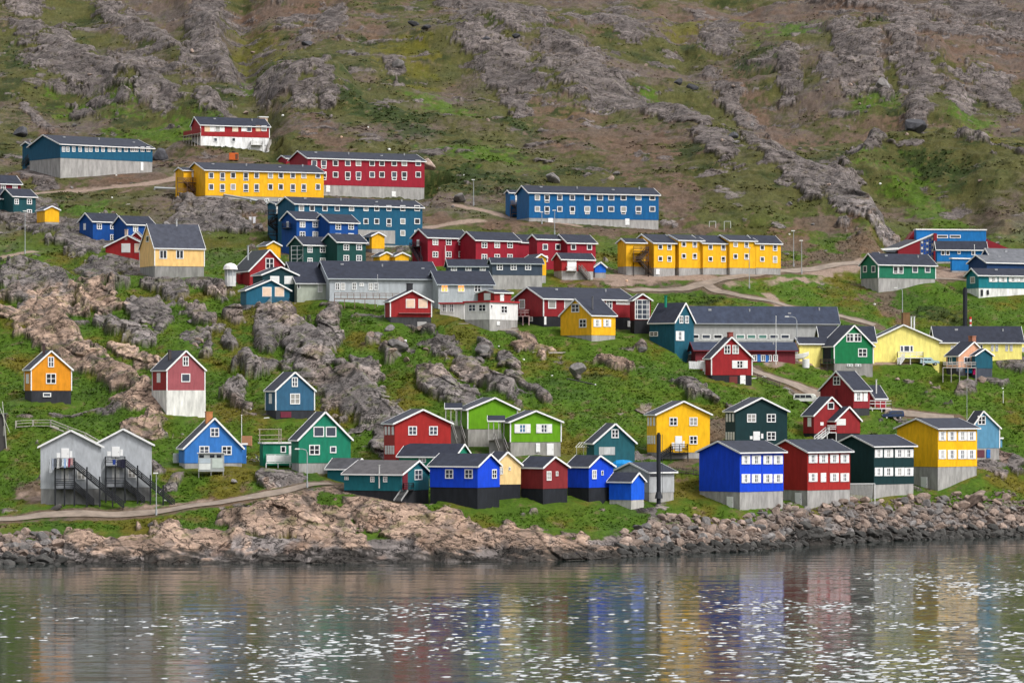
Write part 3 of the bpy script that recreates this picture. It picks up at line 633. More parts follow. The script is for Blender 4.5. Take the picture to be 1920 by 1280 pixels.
    def at(s,face,px,py):
        """position on a face in the block frame"""
        t=s.hit(face,px); d=s.r if face=='R' else s.l; z=zat(py,s.c.y+d.y*t)-s.z0
        return ((t,0,z) if face=='R' else (0,t,z)), t
    def put(s,face,px,py,w,h,me_fn):
        (x,y,z),t=s.at(face,px,py); d=s.r if face=='R' else s.l
        wm=abs(s.hit(face,px+w/2)-s.hit(face,px-w/2)); hm=h*(s.c.y+d.y*t)/F
        v=Vector((x,y,0)); v.rotate(__import__('mathutils').Euler((0,0,s.rz))); loc=(s.off.x+v.x,s.off.y+v.y,z)
        return loc,s.rz+(0 if face=='R' else -math.pi/2),wm,hm
    def win(s,face,pxs,py,w,h,style='q',gl='dbdcbd'):
        for px in (pxs if isinstance(pxs,(list,tuple)) else [pxs]):
            loc,rz,wm,hm=s.put(face,px,py,w,h,None)
            if face=='R' and False: pass
            if style in 'we':      # boarded-over openings
                m=MB().box(-wm/2,wm/2,-.06,.0,-hm/2,hm/2); fr=link('window',m.mesh('window',paint(WHITE,'wood',.6,.04)),s.root,loc,rz)
                bd=MB().box(-wm/2+.12,wm/2-.12,-.10,-.062,-hm/2+.12,hm/2-.12).obj('board',paint((.72,.72,.71) if style=='w' else (.76,.56,.42),'wood',.8),fr); continue
            if style=='n':
                m=MB().box(-wm/2,wm/2,-.08,.0,-hm/2,hm/2)
                for k in range(3): m.box(-wm/2+.03,wm/2-.03,-.11,-.08,-hm/2+hm*(k+.15)/3,-hm/2+hm*(k+.85)/3)
                link('window',m.mesh('window',paint(WHITE,'wood',.6,.04)),s.root,loc,rz); continue
            me,pm,sm,pc=win_mesh(wm,hm,style)
            fr=link('window',me,s.root,loc,rz); k=rw.choice(gl)
            if k not in pc: q=pm.copy(); q.materials.append(glass(k)); pc[k]=q
            link('pane',pc[k],fr)
            for sh in sm: link('shutter',sh,fr)
        return s
    def door(s,face,px,py,w,h,c=WHITE,label=None):
        loc,rz,wm,hm=s.put(face,px,py,w,h,None)
        m=MB().box(-wm/2,wm/2,-.09,.0,-hm/2,hm/2); m.box(-wm/2+.12,wm/2-.12,-.115,-.09,-hm/2+.15,-.06); m.box(-wm/2+.12,wm/2-.12,-.115,-.09,.06,hm/2-.12)
        o=link('door',m.mesh('door',paint(c,'wood',.6,.04)),s.root,loc,rz)
        if wm>.6: MB().box(wm/2-.22,wm/2-.14,-.17,-.1,-.08,.02).obj('handle',paint((.1,.1,.1),'metal',.4),o)
        if label: o['label']=label
        return s
    def panel(s,face,px,py,w,h,c,name='wall_panel',label=None,t=.05):
        loc,rz,wm,hm=s.put(face,px,py,w,h,None)
        o=link(name,MB().box(-wm/2,wm/2,-t,.0,-hm/2,hm/2).mesh(name,paint(c,'wall',.75)),s.root,loc,rz)
        if label: o['label']=label
        return s
    def chimney(s,px,py,w,h,c=(.33,.17,.11),face='R',into=.45,name='chimney',pipe=False):
        """px,py = screen centre; set back from a face by the share `into` of the depth"""
        (x,y,z),t=s.at(face,px,py); dep=(s.Ll if face=='R' else s.Lr)*into
        dirn=s.l if face=='R' else s.r; base=s.c+(s.r if face=='R' else s.l)*t+dirn*dep
        Y=base.y; X=(px-960)/F*Y; p=s.local(X,Y,zat(py,Y)); hh=h*Y/F; ww=w*Y/F
        m=MB()
        if pipe: m.tube([(0,0,-hh/2-.8),(0,0,hh/2)],ww/2,8); m.tube([(0,0,hh/2),(0,0,hh/2+.12)],ww*.8,8)
        else: m.box(-ww/2,ww/2,-ww/2,ww/2,-hh/2-1,hh/2); m.box(-ww/2-.07,ww/2+.07,-ww/2-.07,ww/2+.07,hh/2-.15,hh/2)
        o=m.obj(name,paint(c,'concrete' if not pipe else 'metal',.8),s.roof,(0,0,0)); o.parent=s.root; o.location=p
        # chimney belongs to the roof
        o.parent=s.roof; q=p-s.off; q.rotate(__import__('mathutils').Euler((0,0,-s.rz))); o.location=q; o.rotation_euler=(0,0,0)
        return s
    def stairs(s,p0,p1,face,out0=.05,width=1.1,c=BLACK,name='staircase',rail=1.0,n=None):
        """flight between two screen points, standing in front of a face by out0"""
        def w3(px,py):
            t=s.hit(face,px) if (s.r if face=='R' else s.l) else 0
            d=s.r if face=='R' else s.l; nrm=-s.l if face=='R' else -s.r
            kk=(px-960)/F; cc=s.c+nrm*(out0+width/2); tt=(kk*cc.y-cc.x)/(d.x-kk*d.y); q=cc+d*tt
            return Vector((q.x,q.y,zat(py,q.y))),nrm
        a,nr=w3(*p0); b,_=w3(*p1); nv=Vector((nr.x,nr.y,0)); m=MB(); dv=b-a; k=n or max(4,int(abs(dv.z)/.2))
        for sg in(-1,1): m.beam(a+nv*sg*width/2,b+nv*sg*width/2,.08,.28)
        for i in range(k+1):
            q=a+dv*(i/k); dh=Vector((dv.x,dv.y,0)).normalized()*.14
            m.beam(q-nv*width/2,q+nv*width/2,.28,.05)
        if rail:
            for sg in(-1,1):
                o=nv*sg*width/2
                for e in((1.0,.5) if rail==1 else (1.0,.7,.4)): m.beam(a+o+Vector((0,0,e)),b+o+Vector((0,0,e)),.10,.13)
                for i in range(4): q=a+dv*i/3+o; m.beam(q,q+Vector((0,0,1.02)),.13,.13)
        return s.worldpart(m,name,c)
    def worldpart(s,m,name,c,label=None,mat=None):
        m.v=[tuple(s.local(*p)) for p in m.v]
        o=m.obj(name,mat or paint(c,'wood',.7,.06),s.root)
        if label: o['label']=label
        return s
    def deck(s,px0,px1,py,face,depth=1.5,c=BLACK,rail=1.0,legs=None,name='balcony',gap=0,bars=3,infill=None,endrail=True):
        """platform in front of a face between two screen columns at floor row py; legs = ground row"""
        d=s.r if face=='R' else s.l; nrm=-s.l if face=='R' else -s.r
        def w3(px,o,py=py):
            kk=(px-960)/F; cc=s.c+nrm*o; tt=(kk*cc.y-cc.x)/(d.x-kk*d.y); q=cc+d*tt; return Vector((q.x,q.y,0))
        a0=w3(px0,gap+.02); a1=w3(px1,gap+.02); b0=w3(px0,gap+depth); b1=w3(px1,gap+depth)
        z=zat(py,b0.y); m=MB(); Z=lambda v,zz:Vector((v.x,v.y,zz))
        m.add([Z(p,z-.16) for p in(a0,a1,b1,b0)]+[Z(p,z) for p in(a0,a1,b1,b0)],[(0,1,2,3),(4,5,6,7),(0,1,5,4),(1,2,6,5),(2,3,7,6),(3,0,4,7)])
        s.worldpart(m,name,c)
        if rail:
            m=MB()
            seg=[(b0,b1)]+([(a0,b0),(a1,b1)] if endrail else [])
            for p,q in seg:
                nn=max(1,int((q-p).length/1.4))
                for k in range(nn+1): v=p+(q-p)*k/nn; m.beam(Z(v,z),Z(v,z+rail),.11,.11)
                for k in range(bars): e=rail*(1-k/bars*.8); m.beam(Z(p,z+e),Z(q,z+e),.08,.12)
                if infill: m.beam(Z(p,z+rail*.5),Z(q,z+rail*.5),.04,rail*.8)
            s.worldpart(m,'railing',infill or c)
        if legs:
            zl=zat(legs,b0.y)-.5; nn=max(1,int((b1-b0).length/2.2))
            for k in range(nn+1):
                for u,v in((b0,b1),(a0,a1)): q=u+(v-u)*k/nn; s.worldpart(MB().beam(Z(q,zl),Z(q,z-.1),.15,.15),'support_post',c)
        return s
# ================= the town, back rows =================
TEALB=(.008,.085,.16); RED=(.30,.016,.018); CRIM=(.28,.012,.028); YEL=(.80,.42,.012); UBLU=(.004,.095,.26); ROYB=(.004,.060,.26)
DGRN=(.006,.045,.042); CONC=(.33,.32,.31); DARK=(.020,.021,.026); SLATE=(.045,.065,.095); LGREY=(.40,.43,.46); GRN=(.006,.155,.055)
def rows(b,face,pxs,ys,w,h,style,**k):
    for y in ys: b.win(face,pxs,y,w,h,style,**k)
# long teal hall, top left
b=Bld('community_hall','long low teal-blue hall on a high bare concrete base at the top left','hall')
b.block(TEALB,38,55,113,286,296,271,(83,253),'L',(318,334,322),fc=CONC,oh=.5)
xs=[119,127,138,150,162,170,181.5,193,205,213,224,236,248,255.5,267,278]
b.win('R',xs,280,6.5,10,'6'); b.door('R',266,312,5,16)
b.block(TEALB,38,42,57,60,303,272,(50,266),'L',(304,318,318),D=None,D_off=12,oh=.4,contact=False)
b.stairs((44,312),(56,297),'L',.2,1.2,DARK)
# red and white house on the hill
b=Bld('hillside_house','red house with a tall white basement high on the hill, beige boards between its windows','house')
b.block((.30,.016,.02),24,359,376,505,255,235,(366,219),'L',(262,270,283),fc=(.74,.74,.74),oh=.35,cb=True)
b.panel('R',388.5,241,10,12,(.72,.55,.36),'wall_board'); b.panel('R',398,241,9,12,(.8,.8,.78),'wall_board'); b.win('R',408,241,10,12,'k'); b.panel('R',417,241,8,12,(.8,.78,.74),'wall_board')
b.panel('R',441,241,11,12,(.72,.6,.46),'wall_board'); b.panel('R',457,241,9,11,(.8,.8,.78),'wall_board'); b.win('R',467,241.5,10,12,'p'); b.panel('R',484,241,9,11,(.72,.5,.33),'wall_board'); b.win('R',495,241,9.5,11,'p')
b.win('R',[404,438],262,7.5,8,'p'); b.door('R',477,265,6,13); b.door('R',498.5,266,3.5,13)
b.deck(470,492,271,'R',1.6,(.5,.5,.48),1.0,291); b.deck(344,376,255,'L',2.6,(.45,.40,.36),1.2,275,infill=(.30,.02,.02),name='balcony')
b.stairs((500,284),(507,268),'R',.3,1.2,(.4,.38,.36))
b.block((.60,.42,.30),24,484,487,502,235,220,None,'L',D_off=5,contact=False,roofc=(.5,.4,.3),oh=.15,nofnd=True)
# yellow apartment block
b=Bld('apartment_block','long golden-yellow apartment block overlapping the crimson one','apartment block','long apartment blocks with two rows of square windows')
b.block(YEL,24,349,385,607,366.5,319.5,(367,304.5),'L',(368,369,384),fc=CONC,oh=.4)
xs=[396,417,437,461,481,507,526.5,549,569.5,596]
for y in(329,350.5): b.win('R',xs,y,10,11,'p'); b.win('R',[417,461] if y<340 else [417,461,481,549,569.5],y+7.5,9,5,'p')
b.win('R',[500,526],377,8,8,'q')
b.block(YEL,30,329,344,360,372,320,(336,314),'L',(372,372,372),D_off=6,oh=.3,contact=False)
b.door('R',362,327,5,11)
b.deck(333,369,341,'R',1.8,(.14,.08,.05),1.1,370,gap=.4); b.deck(333,369,361,'R',1.8,(.14,.08,.05),1.1,372,gap=.4); b.stairs((345,341),(366,361),'R',.6,1.2,(.14,.08,.05))
# crimson block
b=Bld('apartment_block','long crimson apartment block on a concrete plinth behind the golden-yellow block','apartment block','long apartment blocks with two rows of square windows')
b.block(CRIM,26,543,577,796,346,297,(560,283),'L',(352,364,375),fc=CONC,oh=.4,D_off=20)
xs=[589,607,629,652,672,697.5,716,739,758,784]
for y in(306,327.5): b.win('R',xs,y,10,11,'p'); b.win('R',[607] if y<310 else [607,652,672,739,758],y+7.5,9,5,'p')
b.door('R',615,354,7.5,12.5); b.door('R',738,364,7.5,10)
b.block(CRIM,26,522,537,553,346,297.5,(529,291.5),'L',(350,352,352),D_off=44,oh=.3,contact=False); b.door('R',549,303,7,9); b.door('R',557,303,4,9)
# teal blue block
b=Bld('apartment_block','long teal-blue apartment block below the yellow and crimson blocks','apartment block','long apartment blocks with two rows of square windows')
b.block(TEALB,32,521,553,792,455,383,(537,369),'L',(456,460,464),fc=CONC,oh=.4)
xs=[565,585,609,632,659,686,706,729,755,782]
b.win('R',xs,390.5,10,10.5,'p'); b.win('R',xs[5:],415,10,10.5,'p'); b.win('R',[729],422.5,9,5,'p')
b.panel('R',706,444,69,25,CONC,'foundation',t=.12); b.win('R',[755,782],437,10,10.5,'p')
loc_b=b
b.block(TEALB,32,502,517,533,432,383,(508,378),'L',(458,458,458),D_off=6,oh=.3,contact=False)
b.panel('R',521,394,9,14,(.6,.58,.55),'door'); b.panel('R',531,394,4,12,WHITE,'door')
for fl in(401,420,440): b.deck(503,534,fl,'R',2.0,(.03,.025,.025),1.0,458 if fl==440 else None,gap=.5)
b.stairs((505,420),(530,402),'R',.6,1.2,(.03,.025,.025)); b.stairs((530,440),(505,421),'R',.6,1.2,(.03,.025,.025))
# royal blue terrace
b=Bld('terraced_house','royal-blue pair of terraced houses with white cross windows in front of the teal-blue block','terraced house','gabled terraced houses')
b.block(ROYB,38,528,556,606,476,412,(541,396),'L',(474,478,476),oh=.4)
rows(b,'R',[567,591],(421,439.5),10,11.5,'q'); b.door('L',539.5,420.5,4,11)
b.deck(529,545,427,'L',1.4,(.05,.06,.09),1.0)
b.block(ROYB,38,590,618,671,476,417.5,(603,401),'L',(474,478,476),oh=.4)
rows(b,'R',[634,658],(425,443),10,11.5,'q')
# dark green terrace
b=Bld('terraced_house','dark bottle-green pair of terraced houses with scaffolding on its left gable','terraced house','gabled terraced houses')
b.block((.010,.060,.055),38,542,569,620,498,460,(556,443),'L',(494,500,498),oh=.4)
rows(b,'R',[581,605],(468,489),10,11.5,'q')
b.block((.010,.060,.055),38,604,632,686,498,454.5,(618,438),'L',(496,500,498),oh=.4)
rows(b,'R',[649,673],(463.5,484),10,11.5,'q')
b0=b
# scaffolding: a thing of its own
def scaffold(px0,px1,py0,py1,D,label):
    a=P(px0,py1,D); c=P(px1,py0,D); m=MB(); w_=c.x-a.x; h_=c.z-a.z; nn=max(2,int(w_/1.6))
    for k in range(nn+1):
        for y in(0,1.1): m.beam((w_*k/nn,y,0),(w_*k/nn,y,h_),.07,.07)
    for j in range(1,int(h_/1.9)+2):
        z=min(j*1.9,h_)
        for y in(0,1.1): m.beam((0,y,z),(w_,y,z),.06,.06); m.beam((0,y,z-1),(w_,y,z-1),.05,.05)
    m.beam((0,0,0),(w_,0,h_*.55),.06,.06)
    tag(m.obj('scaffolding',paint((.42,.45,.47),'metal',.5),None,tuple(a)),label,'scaffolding')
scaffold(546,568,461,500,D0(560,500)-2,'steel scaffolding against the left gable of the dark bottle-green terrace')
# small yellow sheds
def shed(L,C,R,base,eave,peak,gr,label,wall=YEL,th=25,g='R',fc=CONC,D_off=0,group=None,**k):
    b=Bld('shed',label,'shed',group); b.block(wall,th,L,C,R,base,eave,peak,g,gr,fc=fc,oh=.3,D_off=D_off,**k); return b
GS='small yellow sheds'
shed(485,500,526,483,461,(512,452),(486,488,488),'small yellow shed left of the bottle-green terrace',group=GS)
shed(684,697,721,466,443,(709,435),(470,474,474),'small yellow shed on a concrete step below the teal-blue block',group=GS).win('L',[690],452,6,16,'p')
b=shed(700,712,739,488,480.5,(724,472),(497,500,500),'left one of the joined low yellow sheds behind the grey roof',group=GS)
b=shed(729,741,767,488,480.5,(754,473),(497,500,500),'right one of the joined low yellow sheds behind the grey roof',group=GS,D_off=-1)
# red terraces
b=Bld('terraced_house','deep red pair of terraced houses with two rows of three cross windows each','terraced house','gabled terraced houses')
b.block(CRIM,36,773,802,879,496,446,(787,429),'L',(494,498,498),oh=.4)
rows(b,'R',[816,841,865],(454,477),10,12,'q'); b.door('L',784,456,4.5,14)
b.deck(772,789,462,'L',1.8,(.04,.02,.03),1.0,492); b.stairs((788,490),(772,463),'L',.7,1.1,(.03,.02,.03))
b.block(CRIM,36,863,892,974,499,451,(877,434),'L',(496,500,498),oh=.4)
rows(b,'R',[908,932,956],(459.5,482),10,12,'q')
b=Bld('apartment_block','red stepped block with square windows right of the deep red terraces','apartment block')
b.block(CRIM,30,992,1007,1064,503,449,(1000,439.5),'L',(496,505,505),oh=.35); b.win('R',[1022,1046],463,10,12,'p'); b.win('R',[1022],485,10,11,'p')
b.block(CRIM,30,1036,1064,1117,506,456,(1050,439.5),'L',(500,506,506),oh=.35); b.win('R',[1075,1105],463,10,11.5,'p'); b.win('R',1075,485,10,11,'p')
b.block(CRIM,30,950,967,1007,500,455,(958,439.5),'L',(500,500,500),D_off=3,oh=.35,contact=False); b.win('R',998,462.5,10,10,'p')
b=Bld('boathouse','small red gabled storehouse with a big white hatch on a concrete base','storehouse')
b.block(RED,30,1038,1053,1113,507.5,487,(1046,474),'L',(516,524,524),fc=CONC,oh=.35)
b.door('R',1072,497,17,20); b.deck(1062,1081,506.5,'R',1.0,(.5,.5,.48),.8,bars=2); b.stairs((1088,505),(1104,524),'R',.1,1.2,(.18,.16,.15))
shed(1112,1115,1136,511,502,(1126,491),(518,518,518),'tiny bright blue shed with a pointed roof beside the red storehouse',wall=(.01,.13,.62),th=8)
# yellow stepped apartments
b=Bld('apartment_block','stepped yellow apartment block with a dark stairwell at its left end','apartment block')
for (L,C,R,ev,pk,xs) in ((1184,1226,1266,456,(1205,439),[1238,1255]),(1236,1273,1318,451,(1256,440),[1282,1302.5]),(1290,1318,1364,456.5,(1300,441),[1332,1356]),(1336,1368,1417,451.5,(1352,440.5),[1379,1399.5]),(1392,1417,1464,457,(1404,441),[1429,1453])):
    b.block(YEL,28,L,C,R,502,ev,pk,'L',(512,515,513),fc=CONC,oh=.35,rt=.14)
    for y in(ev+7,ev+29): b.win('R',[xs[0]],y,8,9.5,'p'); b.win('R',[xs[1]],y+.5,8.5,12,'k')
    if L==1184: b.door('R',1233,509.5,7,10)
b.block(YEL,28,1158,1174,1210,499.5,455.5,(1167,447),'L',(512,513,513),fc=CONC,oh=.35)
for fl in(470,489): b.deck(1188,1216,fl,'R',1.7,(.07,.045,.035),1.0,514,gap=.3)
b.stairs((1196,489),(1214,471),'R',.5,1.2,(.06,.04,.03)); b.stairs((1220,513),(1198,490),'R',.5,1.2,(.06,.04,.03))
# pale yellow steep house, far left
b=Bld('gabled_house','pale yellow house with a tall steep black roof beside the small red house','house')
b.block((.82,.52,.20),24,262,290,383,498.5,466,(277,420),'L',(512,520,519),fc=(.24,.235,.225),oh=.25,cb=True,roofc=(.05,.055,.075))
b.win('R',[306,337],477,14,17,'v',gl='d'); b.win('L',277,448,5,12,'p'); b.chimney(331,418,3,12,(.45,.45,.45),into=.5,pipe=True)
# royal blue pair left
b=Bld('terraced_house','dark royal-blue pair of joined houses behind the grey rock at the left','terraced house','gabled terraced houses')
b.block(ROYB,38,149,174,227,452,416,(162,399),'L',(432,448,452),oh=.4); b.win('R',[186,211],424.5,9.5,11,'q'); b.win('R',211,445,9.5,11,'q'); b.door('L',159,425,4,12)
b.block(ROYB,38,213,238,289,456,421.5,(225,404.5),'L',(448,456,456),oh=.4); b.win('R',254,429,9.5,11,'q')
# small red house
b=Bld('gabled_house','small red house with boarded windows left of the pale yellow house','house')
b.block((.30,.018,.02),74,198,279,281.5,489,463,(240,441),'L',(468,494,490),fc=(.32,.31,.3),oh=.35)
b.win('L',[236],465,16.5,17,'w'); b.win('L',[260.5],465,16.5,17,'e'); b.chimney(237,436,5,12,(.45,.35,.3),'L',.3)
b.block((.30,.018,.02),74,240,272,274,489,452,(256,434),'L',(489,492,492),D_off=5,oh=.3,contact=False)
# left edge
b=Bld('terraced_house','dark crimson house cut off by the left edge, uphill of the green one','terraced house')
b.block((.16,.012,.03),30,-34,-12,39,354,345,(-23,328),'L',(352,356,356),oh=.4); b.win('R',[6,28],351.5,9,9,'q')
b=Bld('terraced_house','dark green terraced house at the left edge beside the tiny yellow shed','terraced house','gabled terraced houses')
b.block((.008,.062,.075),34,-34,-10,30,392,373,(-22,354),'L',(390,392,392),oh=.4); b.win('R',[10],378,8,8,'q')
b.block((.008,.062,.075),34,0,25,67,398,369,(12,353.5),'L',(392,396,400),oh=.4); b.win('R',[31,55],378,9,11,'q'); b.win('R',[55],398,9,10,'q')
shed(69,84,111,416,394,(97,386),(418,420,421),'tiny yellow shed right of the green house at the left edge',group=GS)
# mid blue block
b=Bld('apartment_block','long bright blue apartment block standing alone on the right-hand slope','apartment block','long apartment blocks with two rows of square windows')
b.block(UBLU,20,969,992,1235,408.5,362,(980.5,348),'L',(412,413,430),fc=CONC,oh=.4)
xs=[1007.5,1025.5,1049.5,1073,1101,1125,1146,1169,1197,1223]
for y in(370.5,392): b.win('R',xs,y,10.5,11,'p'); b.win('R',[1025.5] if y<380 else [1025.5,1073,1101,1169,1197],y+7.5,9,5,'p')
b.door('R',1032,413.5,9,9); b.door('R',1176,416,8,12)
b.block(UBLU,20,948,956,976,408.5,362,(953,356.5),'L',(412,412,412),D_off=8,oh=.3,contact=False)
b.door('R',970,372,8,14); b.deck(957,978,383,'R',1.8,(.12,.09,.08),1.0,410,gap=.4); b.deck(960,993,400,'R',1.8,(.12,.09,.08),1.0,411,gap=.4); b.stairs((960,384),(980,400),'R',.6,1.1,(.12,.09,.08))
# red steep house with black roof
b=Bld('gabled_house','steep black-roofed house with a red gable and a ladder on the roof','house')
b.block((.28,.016,.022),24,437,468,542,533,509,(505,467.5),'R',(526,536,536),oh=.35,roofc=(.030,.036,.045))
b.win('R',505.5,494,16,20,'6'); b.chimney(465,471,3.5,20,(.35,.38,.40),'L',.4,pipe=True)
b.block((.22,.014,.02),24,446,448,470,532,514,None,'L',(528,530,532),D_off=-3,oh=.1,contact=False,trim=(.25,.1,.1))
# dark teal small
b=Bld('gabled_house','very dark teal house with white-boarded windows, squeezed behind the small blue-teal one','house')
b.block((.008,.04,.05),22,474,492,558,554,516,(526,500),'R',(552,560,566),oh=.35,D_off=0)
b.win('R',[515,541.5],525,17,15,'w')
b=Bld('gabled_house','small blue-teal house with two pinkish boarded windows standing on the rock edge','house')
b.block((.012,.10,.17),18,451,462,543,571,545,(508,524),'R',(566,574,588),oh=.4,fc=(.16,.16,.17))
b.win('R',[500.5,524],547,17.5,18,'e'); b.door('R',528,580,9,9,(.03,.04,.07)); b.deck(506,543,566,'R',.9,(.05,.11,.16),.9,bars=2); b.stairs((500,577),(508,566),'R',.1,.9,(.25,.3,.33))
# long grey municipal building
b=Bld('long_building','long light-grey single-storey building with a wide dark roof and a wooden ramp before it','municipal building')
b.block((.36,.39,.33),16,530,557,617,558,532,(540,491),'L',(560,560,560),oh=.4,trim=(.55,.56,.56)); b.win('R',600,540,9,15,'v'); b.win('R',560,537,8,9,'p')
b.block(LGREY,14,590,618,822,562,523,(604,489),'L',(560,562,580),D_off=-1,oh=.5,trim=(.42,.46,.49),cb=False)
for x in(633,643,695,705): b.win('R',x,537,8,13.5,'6')
b.win('R',664,536.5,8.5,13,'6'); b.win('R',678,533.5,8,6.5,'q')
b.block(LGREY,14,800,822,925,566,534,(811,508),'L',(566,568,562),D_off=1,oh=.4,trim=(.42,.46,.49))
b.win('R',[833.5],540.5,14,13.5,'q','l'); b.win('R',[864.5],540.5,14,13.5,'q','l'); b.win('R',[895.5],540.5,14,13.5,'q','d')
b.deck(627,760,559,'R',1.8,(.20,.13,.10),1.1,574,gap=1.0,name='ramp',bars=2)
# slate annexes
b=Bld('annexe','dark slate-blue flat-roofed annexe with three small windows behind the grey building','annexe')
b.block(SLATE,12,836,842,926,512,500,(839,486),'L',(520,524,524),oh=.35,trim=(.36,.40,.42)); b.win('R',[851,878,905],503.5,11.5,9,'q')
b=Bld('annexe','slate-blue hut on a tall concrete base with three white windows','annexe')
b.block(SLATE,14,917,923,1017,515.5,494.5,(920,483),'L',(540,543,541),fc=CONC,oh=.35,trim=(.36,.40,.42))
b.win('R',[937,963,990],500.5,12,12,'q')
shed(985,1006,1024,516,484,(1014,476),(528,530,530),'narrow yellow shed wedged behind the slate-blue hut',D_off=3,group=GS)
# red boarded house centre
b=Bld('gabled_house','red house with two pinkish boarded windows and a dark stone cellar','house')
b.block((.29,.018,.02),16,722,732,809,594,566,(772,544),'R',(596,600,617),fc=(.05,.05,.055),oh=.4,cb=True)
b.win('R',[769.5,793],569,17,17,'e'); b.chimney(768,538,10,14,(.03,.03,.035),'R',.5)
b.deck(748,808,586,'R',.6,(.3,.12,.12),0); b.panel('R',791,610,17,14,(.4,.39,.38),'wall_panel')
# white house with red trim
TR=(.42,.03,.04)
b=Bld('house','low white house with red trim on a bare concrete base','house')
b.block((.75,.74,.73),52,871,918,971,599,566,None,'L',(598,622,614),fc=CONC,oh=.25,trim=TR)
b.win('L',[885.5,904.5],577,14,15,'6'); b.win('R',945,580,12,15,'6'); b.win('R',921.5,574.5,3.5,7,'p'); b.door('R',934,606,6,7)
b.block((.75,.74,.73),68,825,870,878,592,569,None,'L',(584,598,598),D_off=1.5,oh=.25,trim=TR)
b.win('L',[833,847],577,8,16,'6')
b=Bld('shed','red shed with white door frames behind the low white house','shed')
b.block((.28,.02,.02),40,896,927,959,567,549,(912,543),'L',(572,574,572),oh=.3); b.door('R',941,557,7,17); b.door('L',914,556,12,13)
# big red meeting house
b=Bld('meeting_house','big red house with a glazed white-framed gable bay and a dark blue base','meeting house')
b.block((.24,.014,.02),34,964,1019,1188,593,560.5,(991,538),'L',(600,610,618),fc=DARK,oh=.45,cb=True)
b.win('L',979,570,11,17,'p','c'); b.win('R',[1035,1065],570.5,14,16,'p','bc'); b.win('R',1142,571,11,16,'2'); b.panel('R',1168.5,567.5,27,7,WHITE,'wall_panel'); b.win('R',[1160,1168.5,1177],567.5,6,4,'p')
b.door('R',1022,601,6,15); b.win('L',996,598,6,9,'p'); b.door('R',1180,607,7,11)
b.deck(969,992,592,'L',2.2,(.62,.42,.42),1.2,606)
b.block((.24,.014,.02),12,1181,1189,1220,600,564,(1204.5,550.5),'R',(618,624,622),fc=DARK,oh=.4,D_off=-1); b.win('R',1204,580,29,37,'g','b')
# yellow house
b=Bld('gabled_house','bright yellow house with a steep black roof on the grass in the middle','house')
b.block(YEL,42,1051,1109,1154,628,592,(1080,560),'L',(629,638,635),fc=CONC,oh=.3)
b.win('L',1079,577.5,15,17,'q'); b.win('L',1093,606,14,17,'q'); b.win('R',[1119.5,1138],605.5,14,15,'s'); b.chimney(1111,565,3,17,(.12,.12,.13),'L',.35,pipe=True)
# dark teal house, steep
b=Bld('gabled_house','tall dark teal house with a sharp gable and shuttered window beside the long grey hall','house')
b.block((.010,.085,.13),45,1218,1265,1301,655,606,(1284,567.5),'R',(636,657,655),oh=.3)
b.win('R',[1277,1287.5],599,7,14.5,'6'); b.win('R',1274.5,629.5,15.5,17,'s'); b.win('L',1226,626,16,9,'q'); b.chimney(1248,562,5,14,(.01,.20,.13),'R',.8,pipe=True)
# long hall
b=Bld('sports_hall','long light-grey hall with a band of green windows under a wide black roof','hall')
b.block((.38,.38,.38),12,1291,1300,1570,641,607,(1295.5,574),'L',(660,664,648),oh=.5,D_off=26,fc=(.09,.09,.10),trim=(.30,.31,.33),roofc=(.035,.045,.075))
b.win('R',[1305,1324,1346],631,17,8,'p','gdb'); b.win('R',[1388,1409,1430],631,17,8.5,'p','g'); b.win('R',[1451,1472],631,17,8,'p','b'); b.panel('R',1440,637.5,260,2,(.6,.6,.6),'window_sill')
b.block((.16,.02,.03),12,1296,1304,1491,662,657.5,(1299,641),'L',(682,684,676),D_off=12,oh=.6,trim=(.16,.02,.03),roofc=(.035,.045,.075))
b.win('R',[1415,1431,1443,1454],671,9,12,'v'); b.door('R',1423,671,6,14,(.03,.16,.5)); b.door('R',1438,672,6,14,(.03,.16,.5))
# red house with shutters
b=Bld('gabled_house','red house with shutters, brick chimney and lean-to, above the turning road','house')
b.block((.29,.016,.02),18,1322,1334,1410,703,673,(1371,631.5),'R',(700,710,722),fc=DARK,oh=.35,cb=True)
b.win('R',[1363.5,1379],655,12,16.5,'6'); b.win('R',1387,683,30,15,'s'); b.door('R',1392.5,712,10,17); b.panel('R',1375,712,15,14,(.15,.03,.03),'door'); b.chimney(1369,627,9,9,(.22,.05,.04),'R',.4)
b.block((.25,.014,.02),18,1310,1314,1333,702,678,None,'L',(700,702,702),D_off=3,oh=.2,contact=False)
# long yellow building
PY_=(.85,.74,.22)
b=Bld('long_building','very long pale yellow building with a broad central gable and white veranda','care home')
b.block(PY_,10,1623,1632,1761,675,640,(1693,608.5),'R',(676,678,678),oh=.5)
b.win('R',1700,653.5,11,12,'p','b'); b.win('R',[1691,1709],653.5,6,12,'p','b')
b.deck(1683,1731,670,'R',2.2,(.7,.7,.7),1.2,684); b.stairs((1686,683),(1694,672),'R',2.2,1.4,(.7,.7,.7))
b.chimney(1698,598,13,24,(.20,.11,.05),'R',.45); b.chimney(1708.5,603,3,18,(.75,.75,.75),'R',.3,pipe=True); b.chimney(1714,603,3,18,(.75,.75,.75),'R',.3,pipe=True)
b.block(PY_,8,1745,1755,1916,672,643,(1750,611.5),'L',(676,676,672),D_off=1.5,oh=.45)
b.win('R',1786,652.5,7,11,'q'); b.win('R',[1860.5,1869,1887.5,1896],652,5.5,12,'2'); b.win('R',[1840],652,5,12,'p')
b.block(PY_,8,1530,1540,1640,672,642,(1535,611.5),'L',(674,676,676),D_off=3,oh=.45)
b.block(PY_,24,1490,1499,1552,670,645,(1494,632),'L',(672,674,674),D_off=-2,oh=.45)
